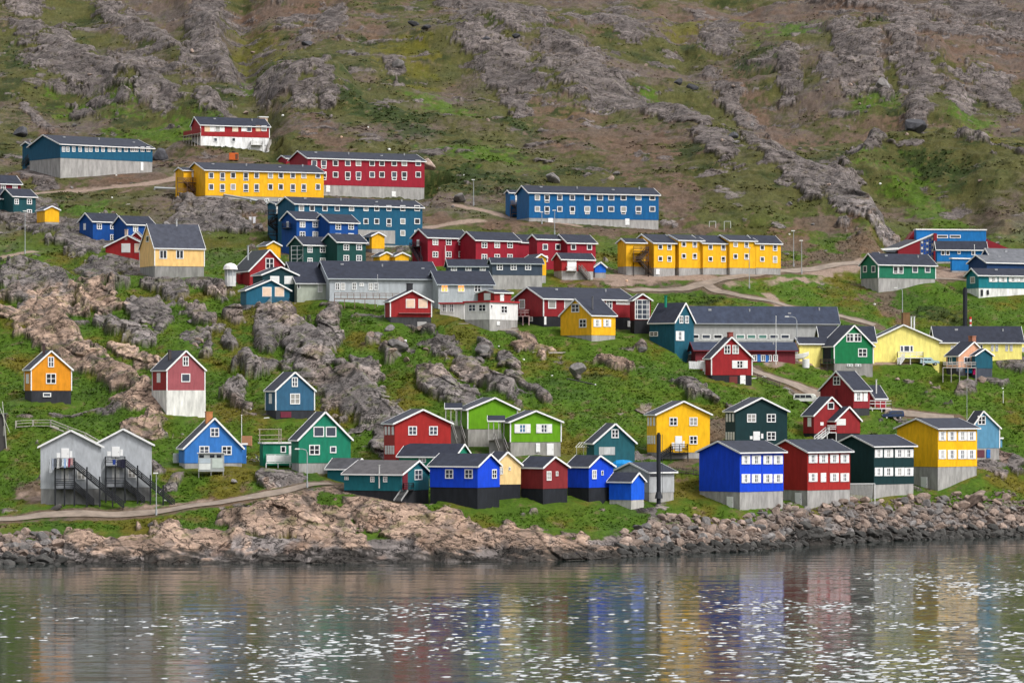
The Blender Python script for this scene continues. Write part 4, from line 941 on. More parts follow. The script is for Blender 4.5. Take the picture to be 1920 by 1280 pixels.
b.win('L',1494,655,4,14,'p')
b=Bld('house','teal-roofed pale yellow annexe cut off by the right edge','annexe')
b.block(PY_,8,1908,1914,1990,672,640,None,'L',(674,674,674),D_off=1,oh=.3,roofc=(.01,.06,.07),contact=False); b.win('R',[1918,1932],655,6,8,'q')
# green house
b=Bld('gabled_house','bright green house with a steep gable on a grey basement beside the yellow building','house')
b.block(GRN,26,1540,1564,1637,681,650,(1600.5,609.5),'R',(688,698,706),fc=(.24,.23,.22),oh=.35,cb=True)
b.win('R',[1593.5,1608],633,13,15.5,'2'); b.win('R',1617,661,17,16,'q'); b.win('R',[1593,1609],684.5,10,6,'q'); b.panel('L',1551,665,14,28,(.01,.015,.04),'wall_panel')
b.deck(1538,1564,681,'L',1.2,(.10,.09,.09),.9,697)
# peach and teal
b=Bld('gabled_house','small peach house with a teal side wing on a stilted deck','house')
b.block((.72,.38,.24),40,1774,1797,1850,690,668,(1825,640.5),'R',(702,704,704),oh=.3,fc=(.05,.05,.06))
b.win('R',1813,675,12,12,'v','b'); b.panel('L',1785,676,16,15,(.01,.09,.13),'wall_panel'); b.win('L',1783,675,5,12,'p'); b.chimney(1823,635,10,11,(.33,.14,.09),'R',.5)
b.block((.010,.085,.13),40,1822,1828,1861,690,667,(1845,653.5),'R',(704,706,706),oh=.3,fc=(.05,.06,.08),D_off=-2.5)
b.deck(1768,1830,688,'R',3,(.36,.34,.33),1.1,712,gap=.3); 
# green-grey house upper right
b=Bld('house','green house on a sloping concrete base with a wide white double window, right side','house')
b.block((.012,.15,.085),28,1614,1647,1754,521,497,(1630,475),'L',(536,549,526),fc=CONC,oh=.4,cb=True)
b.win('L',[1622,1638],504.5,7,12.5,'p'); b.win('R',[1679,1689],506,9,14.5,'k','bd'); b.win('R',[1715.5,1739],505,11,12,'p')
b=Bld('house','narrow red house showing behind the left end of the green one','house')
b.block((.25,.014,.03),28,1604,1640,1660,514,489,(1625,472.5),'L',(514,516,514),oh=.35,D_off=10,contact=False)
# school
SB=(.008,.15,.42); SR=(.24,.015,.025)
b=Bld('school','modern blue and red building with sloping wings and a glazed blue-white wall','school')
b.block(SB,8,1714,1718,1849,470,431,None,'L',(488,490,488),D_off=14,oh=.12,rt=.1); b.win('R',[1767,1791],443.5,21,5.5,'p')
def wedge(b,pts,D,dep,colr,name='wall_panel',up=0):
    m=MB(); f=[P(x,y,D) for x,y in pts]; k=[Vector((v.x,v.y+dep,v.z)) for v in f]; n=len(f)
    m.add(f+k,[tuple(range(n)),tuple(range(2*n-1,n-1,-1))]+[(i,(i+1)%n,(i+1)%n+n,i+n) for i in range(n)]); b.worldpart(m,name,colr)
Ds=D0(1790,490)
wedge(b,[(1700,452),(1716,431),(1716,470),(1700,470)],Ds+14,12,SR,'wall_panel'); wedge(b,[(1849,448),(1892,466),(1892,478),(1849,478)],Ds+14,12,SR)
wedge(b,[(1652,468),(1698,449),(1720,449),(1684,470),(1684,474),(1652,472)],Ds+6,10,(.10,.11,.13),'roof')
wedge(b,[(1684,467),(1725,450),(1725,478),(1684,478)],Ds+3,9,SR); wedge(b,[(1650,466),(1684,464),(1684,468),(1650,470)],Ds+2.5,.6,WHITE,'fascia')
wedge(b,[(1725,450),(1751,439),(1751,484),(1725,478)],Ds+3.5,9,(.35,.38,.45)); wedge(b,[(1751,437),(1757,438),(1757,490),(1751,490)],Ds+2,8,SR); wedge(b,[(1684,465),(1751,437),(1751,440),(1684,468)],Ds+2.8,.5,WHITE,'fascia')
m=MB(); m2=MB()
for i in range(5):
    for j in range(6):
        x=1727+i*5; y=452+j*5.6-i*1.6
        a=P(x,y,Ds+3.3); c=P(x+3.6,y+4,Ds+3.3); (m if (i*3+j*2)%4 else m2).box(a.x,c.x,a.y-.05,a.y+.2,c.z,a.z)
b.worldpart(m,'window_panes',(.02,.10,.45)); b.worldpart(m2,'window_panes',(.75,.77,.8))
b.block(SB,10,1754,1757,1848,490,469,(1755.5,452),'L',(492,494,492),fc=CONC,oh=.45,D_off=1); b.win('R',[1768,1777],474,7,9,'p'); b.win('R',1798,473.5,6,6,'p'); b.win('R',1825,474,7,9,'p')
b=Bld('shed','small bright blue flat-roofed shed before the school','shed')
b.block(SB,30,1782,1785,1826,507,485,None,'L',(508,510,510),fc=CONC,oh=.2)
# right-edge houses
b=Bld('house','dark navy house with white uprights and a grey roof at the right edge','house')
b.block((.010,.04,.12),28,1816,1850,1990,524,493,(1832,478),'L',(524,528,526),oh=.4,roofc=(.12,.125,.14)); b.block((.010,.04,.12),28,1836,1862,1990,500,492,(1849,465.5),'L',(526,526,526),D_off=4,oh=.35,roofc=(.12,.125,.14),contact=False)
b.win('R',[1864,1885,1905],500,9,16,'v','c'); b.win('L',1825,499,7,12,'p','c')
b=Bld('house','turquoise house with white shutters and a white basement at the right edge','house')
b.block((.008,.18,.22),20,1812,1835,1990,540,517,(1824,503),'L',(548,558,546),fc=(.72,.72,.70),oh=.45)
b.win('R',[1862,1880,1899,1915],524,16,10,'s'); b.win('L',1824,525,9,12,'p','c'); b.door('R',1841,549,4,12,DARK); b.door('R',1852,548,4,9,DARK)
# ================= the front rows =================
FB=(.004,.055,.60); FR=(.34,.020,.018); YEL2=(.86,.46,.008); DG2=(.005,.030,.034)
# orange house
b=Bld('gabled_house','small orange house on a black stone base at the far left','house')
b.block((.68,.26,.012),24,46,58.5,134,732,694,(95.5,657),'R',(745,752,757),fc=(.03,.032,.04),oh=.28,cb=True)
b.win('R',95.5,678.5,11,19,'q'); b.win('R',95.5,709.5,18.5,19,'q'); b.win('L',52,710,5,18,'n'); b.chimney(82,650,4,12,(.05,.03,.03),'R',.5); b.win('R',88,740,15,8,'p','b')
# red and pink house on tall base
b=Bld('gabled_house','faded red house standing on a tall whitewashed concrete base','house')
b.block((.32,.085,.10),27,286,313,384,731.5,695,(348,657),'R',(735,776,782),fc=(.66,.65,.62),oh=.25,cb=True,fins=-.12)
b.win('R',348,677,11.5,19,'q'); b.win('R',348,708,16,17,'p','b'); b.win('L',298,708,6.5,18,'n')
b.panel('L',299.5,713,25,36,(.30,.016,.018),'wall_panel',t=.04); b.chimney(318,660,5,9,(.06,.05,.05),'R',.5)
# blue-teal house by the big rock
b=Bld('gabled_house','slate-blue house with white corners in front of the big smooth rock','house')
b.block((.030,.105,.19),26,498,517,589.5,769,733.5,(552.5,697),'R',(775,783,785),fc=(.03,.032,.04),oh=.25,cb=True)
b.win('R',552.5,716,11.5,18.5,'q'); b.win('R',553,747.5,18.5,19.5,'q'); b.win('L',507.5,747,5,19,'n'); b.panel('R',536,777,20,11,(.14,.02,.04),'wall_panel')
# blue house with brick chimney
b=Bld('gabled_house','cornflower blue house with a brick chimney and three white windows','house')
b.block((.035,.17,.50),16,335,346,454,868,842,(402,783),'R',(872,876,872),fc=CONC,oh=.35)
b.win('R',402.5,810,17,17.5,'q'); b.win('R',[383,425],844,18,17.5,'q'); b.chimney(391.5,781,12,20,(.45,.18,.07),'R',.35)
b.block((.035,.17,.50),16,444,448,462,868,833,None,'L',(870,872,872),D_off=1.5,oh=.15,contact=False)
b.deck(347,371,869,'R',1.6,(.45,.52,.62),.9,880,gap=.2)
# twin grey houses
b=Bld('apartment_house','left of the twin light-grey gabled houses with black outside stairs and laundry','house')
TG=(.42,.44,.47)
b.block(TG,4,71,76,189.5,916,838.5,(133,806),'R',(940,945,945),fc=(.20,.20,.20),oh=.45)
def greyfit(b,dx,dy):
    b.door('R',122+dx,850+dy,15,20); b.panel('R',109.5+dx,853+dy,7,9,WHITE,'hatch'); b.panel('R',133+dx,851+dy,5,12,WHITE,'hatch'); b.door('R',122+dx,889+dy,14,24,(.7,.7,.68))
    b.win('R',152.5+dx,889.5+dy,15,17,'q')
    b.deck(103+dx,139.5+dx,876+dy,'R',1.7,BLACK,1.55,None,bars=4); b.deck(103+dx,139.5+dx,915.5+dy,'R',1.7,BLACK,1.55,None,bars=4)
    for px in (103.5,121,139.5):
        for o in(1.65,):
            k=(px+dx-960)/F; cc=b.c-b.l*o; t=(k*cc.y-cc.x)/(b.r.x-k*b.r.y); q=cc+b.r*t
            b.worldpart(MB().beam((q.x,q.y,zat(948+dy,q.y)),(q.x,q.y,zat(877+dy,q.y)),.24,.24),'support_post',BLACK)
    b.stairs((140+dx,875+dy),(232+dx,951+dy),'R',.9,1.1,BLACK,rail=2,n=22)
    b.stairs((140+dx,914+dy),(176+dx,946+dy),'R',.4,1.0,BLACK,rail=2,n=10)
    for px,z0,z1 in((163,893,946),(187,911,946),(211,930,948)):
        k=(px+dx-960)/F; cc=b.c-b.l*2.0; t=(k*cc.y-cc.x)/(b.r.x-k*b.r.y); q=cc+b.r*t
        b.worldpart(MB().beam((q.x,q.y,zat(950+dy,q.y)),(q.x,q.y,zat(z0-18+dy,q.y)),.24,.24),'support_post',BLACK)
greyfit(b,0,0); GA=b
b=Bld('apartment_house','right one of the twin light-grey gabled houses with black outside stairs','house')
b.block(TG,4,172,178,284.5,913,835,(231,803.5),'R',(934,937,937),fc=(.20,.20,.20),oh=.45,D_off=1.5)
greyfit(b,95,-3)
# green house with white deck
b=Bld('gabled_house','emerald green house with a steep gable, flat-roofed annexe and white deck','house')
EM=(.008,.18,.105)
b.block(EM,24,546,560,657.5,868,826,(609,771.5),'R',(872,885,890),fc=(.30,.29,.28),oh=.35)
b.win('R',[597.5,620.5],809,19.5,20,'p','b'); b.win('R',589.5,843,20,20,'q'); b.win('R',624.5,842.5,11.5,12.5,'p')
b.block(EM,22,487,493,562,866,831,None,'R',(872,872,872),D_off=2,oh=.2,rt=.1)
b.win('R',531,842,11,12,'p'); b.door('R',549,845,15,20)
b.deck(499,566,867,'R',2.4,(.72,.72,.72),1.4,884,gap=.3,infill=(.78,.78,.78)); b.stairs((566,867),(603,893),'R',1.2,1.2,(.72,.72,.72))
m=MB()
for px in(487,523,527):
    p=P(px,830,b.c.y-1); q=P(px,803,b.c.y-1); m.beam(p,q,.14,.14)
for py in(804,815,823): m.beam(P(484,py+.5,b.c.y-1),P(528,py,b.c.y-1),.12,.14)
b.worldpart(m,'roof_frame',(.40,.34,.28))
# red two-storey
b=Bld('apartment_house','dark red two-storey gabled house with two white windows on its front','house','two-storey gabled houses facing the water')
b.block(FR,17,720,740,845.5,866,795,(792.5,767),'R',(868,872,872),oh=.4)
b.win('R',[773.5,812.5],807,16.5,17,'q'); b.win('L',[724,730,737],807,3.4,16,'n'); b.win('L',[724,729,733.5,738],843,3,16,'n')
# lime pair
LIME=(.12,.31,.006)
for lab,(L,C,R,bs,ev,pk,gr,dx,dy) in (('rear lime green house of the pair, without windows in its gable',(858,877,970,804,768.5,(927,745),(826,834,838),-79.5,-23.5)),('lime green house with two shuttered windows, the front one of the pair',(940,957,1052,828.5,792,(1004,769.5),(850,853,853),0,0))):
    b=Bld('gabled_house',lab,'house','pair of lime green houses')
    b.block(LIME,17,L,C,R,bs,ev,pk,'R',gr,fc=(.30,.29,.27),oh=.4,cb=True)
    if dx==0: b.win('R',[979.5,1020],803,30,16.5,'s','tb'); b.win('R',1008.5,839,8,17,'n'); b.door('R',1031.5,842,13,22)
    # porch roof, posts, steps
    m=MB(); y=b.c.y+3.0
    x0,x1=(C-43-960)/F*y,(C-10-960)/F*y; z1=zat(ev-2,y); z2=zat(ev-12,y)
    m.add([(x0,y-1.4,z1),(x1,y-1.4,z1),(x1,y+.3,z2),(x0,y+.3,z2),(x0,y-1.4,z1+.16),(x1,y-1.4,z1+.16),(x1,y+.3,z2+.16),(x0,y+.3,z2+.16),(x0,y+2,z1),(x1,y+2,z1),(x0,y+2,z1+.16),(x1,y+2,z1+.16)],
      [(0,1,2,3),(4,5,6,7),(0,1,5,4),(3,2,9,8),(7,6,11,10),(0,3,7,4),(3,8,10,7),(8,9,11,10)]); b.worldpart(m,'porch_roof',ROOF,mat=paint(ROOF,'roof',.8))
    m=MB(); m.beam((x0,y-1.45,z1+.08),(x1,y-1.45,z1+.08),.06,.25); m.beam((x0-.03,y-1.4,z1+.08),(x0-.03,y+.3,z2+.08),.06,.25); b.worldpart(m,'fascia',WHITE)
    for k in range(4): x=x0+.2+(x1-x0-.4)*k/3; b.worldpart(MB().beam((x,y-1.2,zat(bs-6,y)),(x,y-1.2,z1),.16,.16),'porch_post',(.42,.41,.39))
    b.worldpart(MB().box(x0+.3,x1-.3,y-.6,y+1.2,zat(gr[0]+6,y)-2,zat(bs-6,y)-.2),'porch_base',(.26,.26,.25))
    m=MB(); zf=zat(bs-6,y); m.box(x0+.1,x1,y-1.3,y+1.6,zf-.2,zf)
    for k in range(int((x1-x0)/.22)): m.beam((x0+.15+k*.22,y-1.25,zf),(x0+.15+k*.22,y-1.25,zf+.9),.09,.03)
    b.worldpart(m,'porch',(.36,.35,.33))
    a=Vector(((C-22-960)/F*y,y-1.3,zf)); e=Vector(((C-12-960)/F*(y-6),y-6,zat(gr[1]-2,y-6))); m=MB()
    for sg in(-.75,.75): m.beam(a+Vector((sg,0,0)),e+Vector((sg,0,0)),.08,.3); m.beam(a+Vector((sg,0,1)),e+Vector((sg,0,1)),.12,.2)
    for k in range(14): q=a+(e-a)*k/13; m.box(q.x-.75,q.x+.75,q.y-.14,q.y+.14,q.z-.03,q.z+.02)
    b.worldpart(m,'staircase',(.20,.19,.18))
# dark teal small
b=Bld('gabled_house','weathered dark teal house with pale closed shutters between the lime and the yellow house','house')
b.block((.014,.095,.115),20,1100,1114,1190,880,832,(1153,793.5),'R',(872,884,882),oh=.35)
b.win('R',1153,812.5,14.5,16,'6'); b.panel('R',1138,845,30,15,(.42,.43,.42),'shutter'); b.panel('R',1138,845,12,13,(.52,.53,.52),'shutter',t=.09)
m=MB()
for px in(1081,1094,1106): m.beam(P(px,854,b.c.y+3),P(px,836,b.c.y+3),.1,.1)
for k in range(6): m.beam(P(1079+k*5,838,b.c.y+2.5),P(1087+k*5,829,b.c.y+5),.09,.09)
m.beam(P(1079,838,b.c.y+2.5),P(1108,838,b.c.y+2.5),.1,.1); m.beam(P(1087,829,b.c.y+5),P(1110,829,b.c.y+5),.1,.1)
b.worldpart(m,'drying_frame',(.5,.5,.47))
# yellow two-storey
b=Bld('apartment_house','golden-yellow two-storey gabled house with a black entrance deck','house','two-storey gabled houses facing the water')
b.block(YEL2,17,1213,1231,1331,848,778,(1281,751.5),'R',(850,857,858),fc=CONC,oh=.4)
b.win('R',[1262.5,1300],790,16,16,'q'); b.win('R',1300,824.5,16,16,'q'); b.door('R',1272,831,13,28); b.panel('R',1262,835,5,12,WHITE,'hatch'); b.panel('R',1281.5,833,4,13,WHITE,'hatch')
b.win('L',[1216,1221,1227],790,2.6,16,'n'); b.win('L',[1215.5,1219,1223,1227.5],824,2.4,16,'n')
b.deck(1258,1290,848,'R',1.8,BLACK,1.5,860,bars=4); b.stairs((1259,847),(1238,860),'R',.4,1.2,BLACK,rail=2)
# dark green two-storey
b=Bld('apartment_house','blackish-green two-storey gabled house right of the golden-yellow one','house','two-storey gabled houses facing the water')
b.block(DG2,17,1360,1379,1476,860,772,(1427,745),'R',(850,856,856),oh=.4)
b.win('R',[1409,1446],783.5,16,16,'q'); b.win('R',1446,817,16,16,'q'); b.door('R',1418.5,817,12.5,17); b.panel('R',1408.5,820,5,6,WHITE,'hatch'); b.panel('R',1429,817,4,9,WHITE,'hatch')
b.win('L',[1363.5,1369,1375],783,3,15,'n'); b.win('L',[1362.5,1367,1371.5,1376],817,2.6,15,'n')
# big four
GB='four big box houses on concrete bases above the shore'
specs=[('big cobalt blue two-storey house on a concrete base above the shore',FB,(1311,1387,1469,922,849,(1349,826.5)),(926,957,948),[1398,1417.5,1439,1458.5],(861.5,896.5),(1369,941,12,21),None),
 ('big brick-red two-storey house beside the cobalt blue one above the shore',FR,(1438,1514,1594,919,848,(1476,824)),(930,947,940),[1524,1543.5,1564,1583.5],(859.5,894.5),(1497,935,12,24),1543.5),
 ('big blackish-green two-storey house with shuttered windows above the shore',DG2,(1562,1638.5,1713.5,908,837.5,(1600,815)),(922,931,922),[1647,1665.5,1686,1703.5],(849.5,884),None,None),
 ('big golden-yellow two-storey house with shuttered windows above the shore',YEL2,(1682,1758.5,1832,875,804,(1720.5,784)),(900,919,886),[1766.5,1784.5,1804,1821],(817,851.5),(1733,906.5,12,26),None)]
for lab,colr,(L,C,R,bs,ev,pk),gr,xs,ys_,dr,dd in specs:
    b=Bld('apartment_house',lab,'house',GB); b.block(colr,43,L,C,R,bs,ev,pk,'L',gr,fc=CONC,oh=.5)
    for y in ys_:
        for x in xs:
            if dd==x and y>880: b.door('R',x,y,10,17)
            else: b.win('R',x,y,16.5,16.5,'s')
    if dr: b.door('L',*dr)
    b.panel('R',(xs[1]+xs[2])/2,(bs+ev)/2,.6,bs-ev-2,tuple(v*.8 for v in colr),'joint_strip',t=.025)
    if 'cobalt' in lab:
        b.block(colr,43,1301,1312,1330,886,849,None,'L',(890,890,890),D_off=7,oh=.3,contact=False,nofnd=True)
        b.deck(1270,1312,900,'L',2.5,(.05,.04,.04),1.2,918,gap=-1)
    if 'brick-red' in lab:
        (x,y,z),t=b.at('R',1540,838); MB().box(-.8,.8,-.6,.6,-.1,.1).obj('skylight',paint((.5,.52,.55),'metal',.3),b.roof,(t-1.0,1.9,b.ze-b.z0+.95))
# pale blue house at the right
b=Bld('gabled_house','small weathered light-blue house right behind the big golden-yellow one','house')
b.block((.10,.27,.42),22,1808,1822,1874,840,804,(1843,770),'R',(856,862,858),fc=CONC,oh=.3,cb=True)
b.win('R',1840.5,787.5,14,16,'6'); b.door('R',1853,850,7,16,(.01,.16,.5)); b.panel('R',1838,850,16,14,(.12,.04,.06),'wall_panel')
b.block((.10,.27,.42),22,1864,1874,1879,836,822,None,'L',(852,852,852),D_off=3,oh=.2,contact=False)
# red house with white deck
b=Bld('gabled_house','crimson house with a white-railed deck above the parked blue car','house')
CR=(.24,.018,.026)
b.block(CR,40,1538,1600,1631,765,733,(1569.5,695.5),'L',(772,777,774),oh=.35,fc=(.04,.04,.045))
b.win('L',1569,713.5,13.5,16.5,'6'); b.win('R',1609,743.5,17,17,'s'); b.door('R',1622.5,743,8,18); b.panel('L',1569,745,4,30,(.16,.012,.02),'ladder',t=.12)
b.block(CR,40,1612,1640,1661,765,748,(1626,722),'L',(774,776,774),D_off=1.5,oh=.3,contact=False,fc=(.04,.04,.045)); b.chimney(1643,722,2.6,20,(.62,.62,.62),'R',.3,pipe=True)
b.deck(1600,1671,765,'R',2.6,(.68,.68,.68),1.5,790,gap=.2,bars=2)
m=MB()
for k in range(4): m.beam(P(1610+k*8,792,b.c.y-4),P(1610+k*8,762,b.c.y-4),.08,.08)
m.beam(P(1610,764,b.c.y-4),P(1634,762,b.c.y-4),.08,.08); m.beam(P(1610,790,b.c.y-4),P(1634,766,b.c.y-4),.06,.06); m.beam(P(1610,778,b.c.y-4),P(1634,778,b.c.y-4),.06,.06)
b.worldpart(m,'support_frame',(.5,.52,.53))
a=P(1600,772,b.c.y-3.2); c_=P(1614,753,b.c.y-3.2); b.worldpart(MB().box(a.x,c_.x,a.y-.4,a.y+.4,a.z,c_.z),'storage_box',(.66,.66,.50))
# smaller red house
b=Bld('gabled_house','smaller weathered red house with twin gables and white steps below the crimson one','house')
b.block((.25,.018,.022),34,1506,1526,1590,812,780,(1558,743.5),'R',(818,822,822),oh=.3,D_off=2,fc=DARK)
b.win('R',1557.5,760.5,12.5,13,'p'); b.win('L',1518,791,6.5,17,'n'); b.panel('R',1541,794,6,6,WHITE,'hatch')
b.block((.25,.018,.022),34,1540,1566,1613,812,790,(1591,762),'R',(818,822,822),oh=.3,D_off=-1.5,fc=DARK)
b.win('R',1577,791,17,12,'w'); b.deck(1551,1568,810,'R',1.6,(.62,.62,.62),1.3,826,gap=1.0); b.stairs((1552,810),(1530,828),'R',1.4,1.1,(.62,.62,.62))
# ---- front row along the shore ----
b=Bld('long_house','long dark turquoise house with a low brown-grey roof, left end of the front row','house')
TQ=(.010,.125,.155)
b.block(TQ,64,645,753,804.5,920,890,(783,863),'R',(922,940,944),fc=DARK,oh=.35,roofc=(.085,.08,.085))
b.win('L',[650],896,8,7,'q'); b.win('L',[698.5,722.5],898,8,10.5,'q'); b.win('R',784,889.5,14,20,'6'); b.door('R',759,901,10,34,(.16,.02,.03),'dark red double door')
b.stairs((758,919),(745,938),'R',.2,1.4,(.30,.30,.30),rail=0); b.deck(757,776,918,'R',1.2,BLACK,1.1,None); b.chimney(711,889,3,34,(.45,.45,.45),'L',-.03,'vent_pipe',pipe=True)
b.block(TQ,64,614,662,690,911,880,(675,859),'R',(914,920,920),fc=DARK,oh=.35,D_off=5,roofc=(.07,.07,.08),contact=False)
b=Bld('long_house','green house hidden behind the front row, only roof and eave strip showing','house')
b.block((.008,.20,.12),66,748,852,882,878,857,(868,832),'R',(890,900,900),oh=.35,D=D0(852,905)); b.win('L',[792],862.5,13,9,'q')
b=Bld('long_house','vivid blue house on a tall black base beside the dark turquoise long house','house')
b.block(FB,60,806,895.5,937,914,875,(917,850.5),'R',(925,954,950),fc=(.016,.018,.024),oh=.35)
b.win('L',[842.5,879],888,15,18.5,'q'); b.win('R',926.5,888,9,18.5,'q')
b=Bld('gabled_house','cream-yellow house with a tiny window between the vivid blue and the dark red house','house')
b.block((.82,.58,.27),28,907,928,976.5,908,873,(950.5,846.5),'R',(930,933,933),fc=(.016,.018,.024),oh=.3)
b.win('R',940,882,6,14,'2'); b.win('R',955.5,878,3.4,5.5,'p')
b=Bld('long_house','dark red house between the cream one and a blue one in the front row','house')
b.block((.20,.020,.024),48,976,1018,1064.5,916,877.5,(1038.5,855.5),'R',(932,941,941),fc=(.016,.018,.024),oh=.35)
b.win('R',1029,891.5,8.5,17.5,'q'); b.win('R',1044,887.5,4.5,8,'p')
b=Bld('long_house','vivid blue house right of the dark red one in the front row','house')
b.block(FB,48,1064,1104,1150,914,876,(1123,853.5),'R',(928,938,938),fc=(.016,.018,.024),oh=.35,D_off=2)
b.win('R',1114,889,8.5,17.5,'q'); b.win('R',1129,886,4.5,8,'p')
b=Bld('shed','bright blue windowless shed at the right end of the front row','shed')
b.block((.006,.10,.66),57,1142,1183.5,1208,937,904,(1195.5,885.5),'R',(944,948,948),fc=(.42,.41,.38),oh=.3)
b=Bld('garage','pale grey garage behind the bright blue shed and the black chimney mast','garage')
b.block((.40,.41,.43),38,1152,1217,1264,923,886,(1184,866.5),'L',(934,934,934),fc=CONC,oh=.45)
# ---------------- big rocks, sheds etc.
# ================= everything small =================
def rockmesh(seed,flat=1.0):
    r=random.Random(seed); bm=bmesh.new(); bmesh.ops.create_icosphere(bm,subdivisions=3,radius=1)
    pl=[]
    for k in range(11):
        v=Vector((r.gauss(0,1),r.gauss(0,1),r.gauss(0,.8))).normalized(); pl.append((v,r.uniform(.52,.86)))
    for v in bm.verts:
        c=v.co.copy()
        for n_,d in pl:
            e=c.dot(n_)-d
            if e>0: c-=n_*e*.94
        q=np.array([c.x*2.1+seed,]); c*=1+.07*float(gn(np.array([c.x*2.3+seed*3.1]),np.array([c.y*2.3+c.z*1.7]),seed)[0])
        v.co=(c.x*1.25,c.y,c.z*.8*flat)
    me=bpy.data.meshes.new('boulder'); bm.to_mesh(me); bm.free(); return me
def rockmat(c,name='stone'):
    m,n,b=new_mat(name); L=n.links.new; tc=N(n,'ShaderNodeTexCoord'); oi=N(n,'ShaderNodeObjectInfo')
    no=N(n,'ShaderNodeTexNoise'); no.inputs['Scale'].default_value=2.2; no.inputs['Detail'].default_value=8; no.inputs['Roughness'].default_value=.7; L(tc.outputs['Object'],no.inputs['Vector'])
    cr=N(n,'ShaderNodeValToRGB'); e=cr.color_ramp.elements; e[0].position=.32;e[1].position=.7; e[0].color=(c[0]*.42,c[1]*.42,c[2]*.42,1); e[1].color=(c[0]*1.25,c[1]*1.25,c[2]*1.25,1); L(no.outputs[0],cr.inputs[0])
    mr=N(n,'ShaderNodeMapRange'); mr.inputs['To Min'].default_value=.55; mr.inputs['To Max'].default_value=1.25; L(oi.outputs['Random'],mr.inputs['Value'])
    mx=N(n,'ShaderNodeMix',data_type='RGBA',blend_type='MULTIPLY'); mx.inputs[0].default_value=1; L(cr.outputs[0],mx.inputs[6]); L(mr.outputs[0],mx.inputs[7]); L(mx.outputs[2],b.inputs['Base Color'])
    b.inputs['Roughness'].default_value=.85; bp=N(n,'ShaderNodeBump'); bp.inputs['Strength'].default_value=.6; bp.inputs['Distance'].default_value=.15; L(no.outputs[0],bp.inputs['Height']); L(bp.outputs[0],b.inputs['Normal'])
    return m
def place_rocks(gz,hitg):
    rr=random.Random(11)
    base=[rockmesh(k) for k in range(10)]
    mats={'p':rockmat((.33,.245,.20)),'g':rockmat((.20,.185,.18)),'d':rockmat((.055,.052,.048)),'k':rockmat((.06,.06,.07))}
    ms={k:[] for k in mats}
    for k,m in mats.items():
        for b in base:
            c=b.copy(); c.materials.append(m); ms[k].append(c)
    def put(x,y,s,k,label,group=None,sink=.25,sz=1.0):
        o=link('boulder',rr.choice(ms[k])); z=gz(x,y)
        o.location=(x,y,z+s*(.55-sink)); o.scale=(s*rr.uniform(.8,1.25),s*rr.uniform(.8,1.1),s*sz*rr.uniform(.7,1.1)); o.rotation_euler=(rr.uniform(-.5,.5),rr.uniform(-.5,.5),rr.uniform(0,6.28))
        return tag(o,label,'boulder',group)
    # rubble bank: the largest as things, the rest as one mass
    sh=lambda px: float(np.interp(px,_sx,_sy))
    cand=[]
    for k in range(6000):
        if k%7==0: px=rr.uniform(-120,115); top=62
        else: px=rr.uniform(1165,2080); top=64 if px>1240 else 50
        u=rr.random(); row=sh(px)-u*top+4; s=.22+.95*rr.random()**3.0
        if px>1240 and row< sh(px)-58: s*=.7
        cand.append((s,px,row))
    cand.sort(key=lambda c:-c[0]); vis=[]; n=0; rest=[]
    for s,px,row in cand:
        D=D0(px,row); x=(px-960)/F*D
        if s>.5 and all((x-a)**2*1+(D-b)**2*.5>(s*.9+c*.7)**2 for a,b,c in vis) and -30<px<1950 and n<285:
            vis.append((x,D,s)); n+=1
            low=row>sh(px)-15
            side='left'
            if px<200: lab,g='broken grey boulder in the rubble bank at the far left of the shore','boulders of the left rubble bank'
            elif low: lab,g='wet dark boulder at the waterline below the right-hand houses','dark waterline boulders'
            else: lab,g='pinkish broken boulder in the rubble bank along the right-hand shore','boulders of the right rubble bank'
            put(x,D,s,'d' if low else ('p' if rr.random()<.62 else 'g'),lab,g,.22)
        else: rest.append((s*.75,x,D,row>sh(px)-14))
    # one mass of small stones
    for dark in(False,True):
        vs=[];fs=[];mb=[[ (v.co.copy()) for v in b.vertices] for b in base]
        small=[]
        for q in range(4):
            bm=bmesh.new(); bmesh.ops.create_icosphere(bm,subdivisions=2,radius=1); r2=random.Random(90+q)
            pl=[(Vector((r2.gauss(0,1),r2.gauss(0,1),r2.gauss(0,1))).normalized(),r2.uniform(.5,.8)) for _ in range(8)]
            for v in bm.verts:
                for n_,d in pl:
                    e=v.co.dot(n_)-d
                    if e>0: v.co-=n_*e
            bm.verts.index_update(); small.append((np.array([v.co[:] for v in bm.verts]),np.array([[v.index for v in f.verts] for f in bm.faces]))); bm.free()
        V=[];Fc=[];off=0
        for s,x,y,dk in rest:
            if dk!=dark: continue
            p,f=small[rr.randrange(4)]; a=rr.uniform(0,6.28); c_,s_=math.cos(a),math.sin(a); t=rr.uniform(-.5,.5)
            q=p*np.array([s*rr.uniform(.9,1.5),s,s*rr.uniform(.5,.8)]); ct,st=math.cos(t),math.sin(t)
            q=np.stack([q[:,0]*ct+q[:,2]*st,q[:,1],-q[:,0]*st+q[:,2]*ct],-1); q=np.stack([q[:,0]*c_-q[:,1]*s_,q[:,0]*s_+q[:,1]*c_,q[:,2]],-1)
            V.append(q+np.array([x,y,gz(x,y)+s*.2])); Fc.append(f+off); off+=len(p)
        V=np.concatenate(V);Fc=np.concatenate(Fc); me=bpy.data.meshes.new('rubble'); me.from_pydata(V.tolist(),[],Fc.tolist()); 
        m=mats['d'] if dark else rockmat((.29,.225,.19),'rubble'); me.materials.append(m)
        tag(link('rubble',me),'wet dark stones packed along the waterline' if dark else 'small pinkish stones packed between the boulders of the shore bank','rubble',kind='stuff')
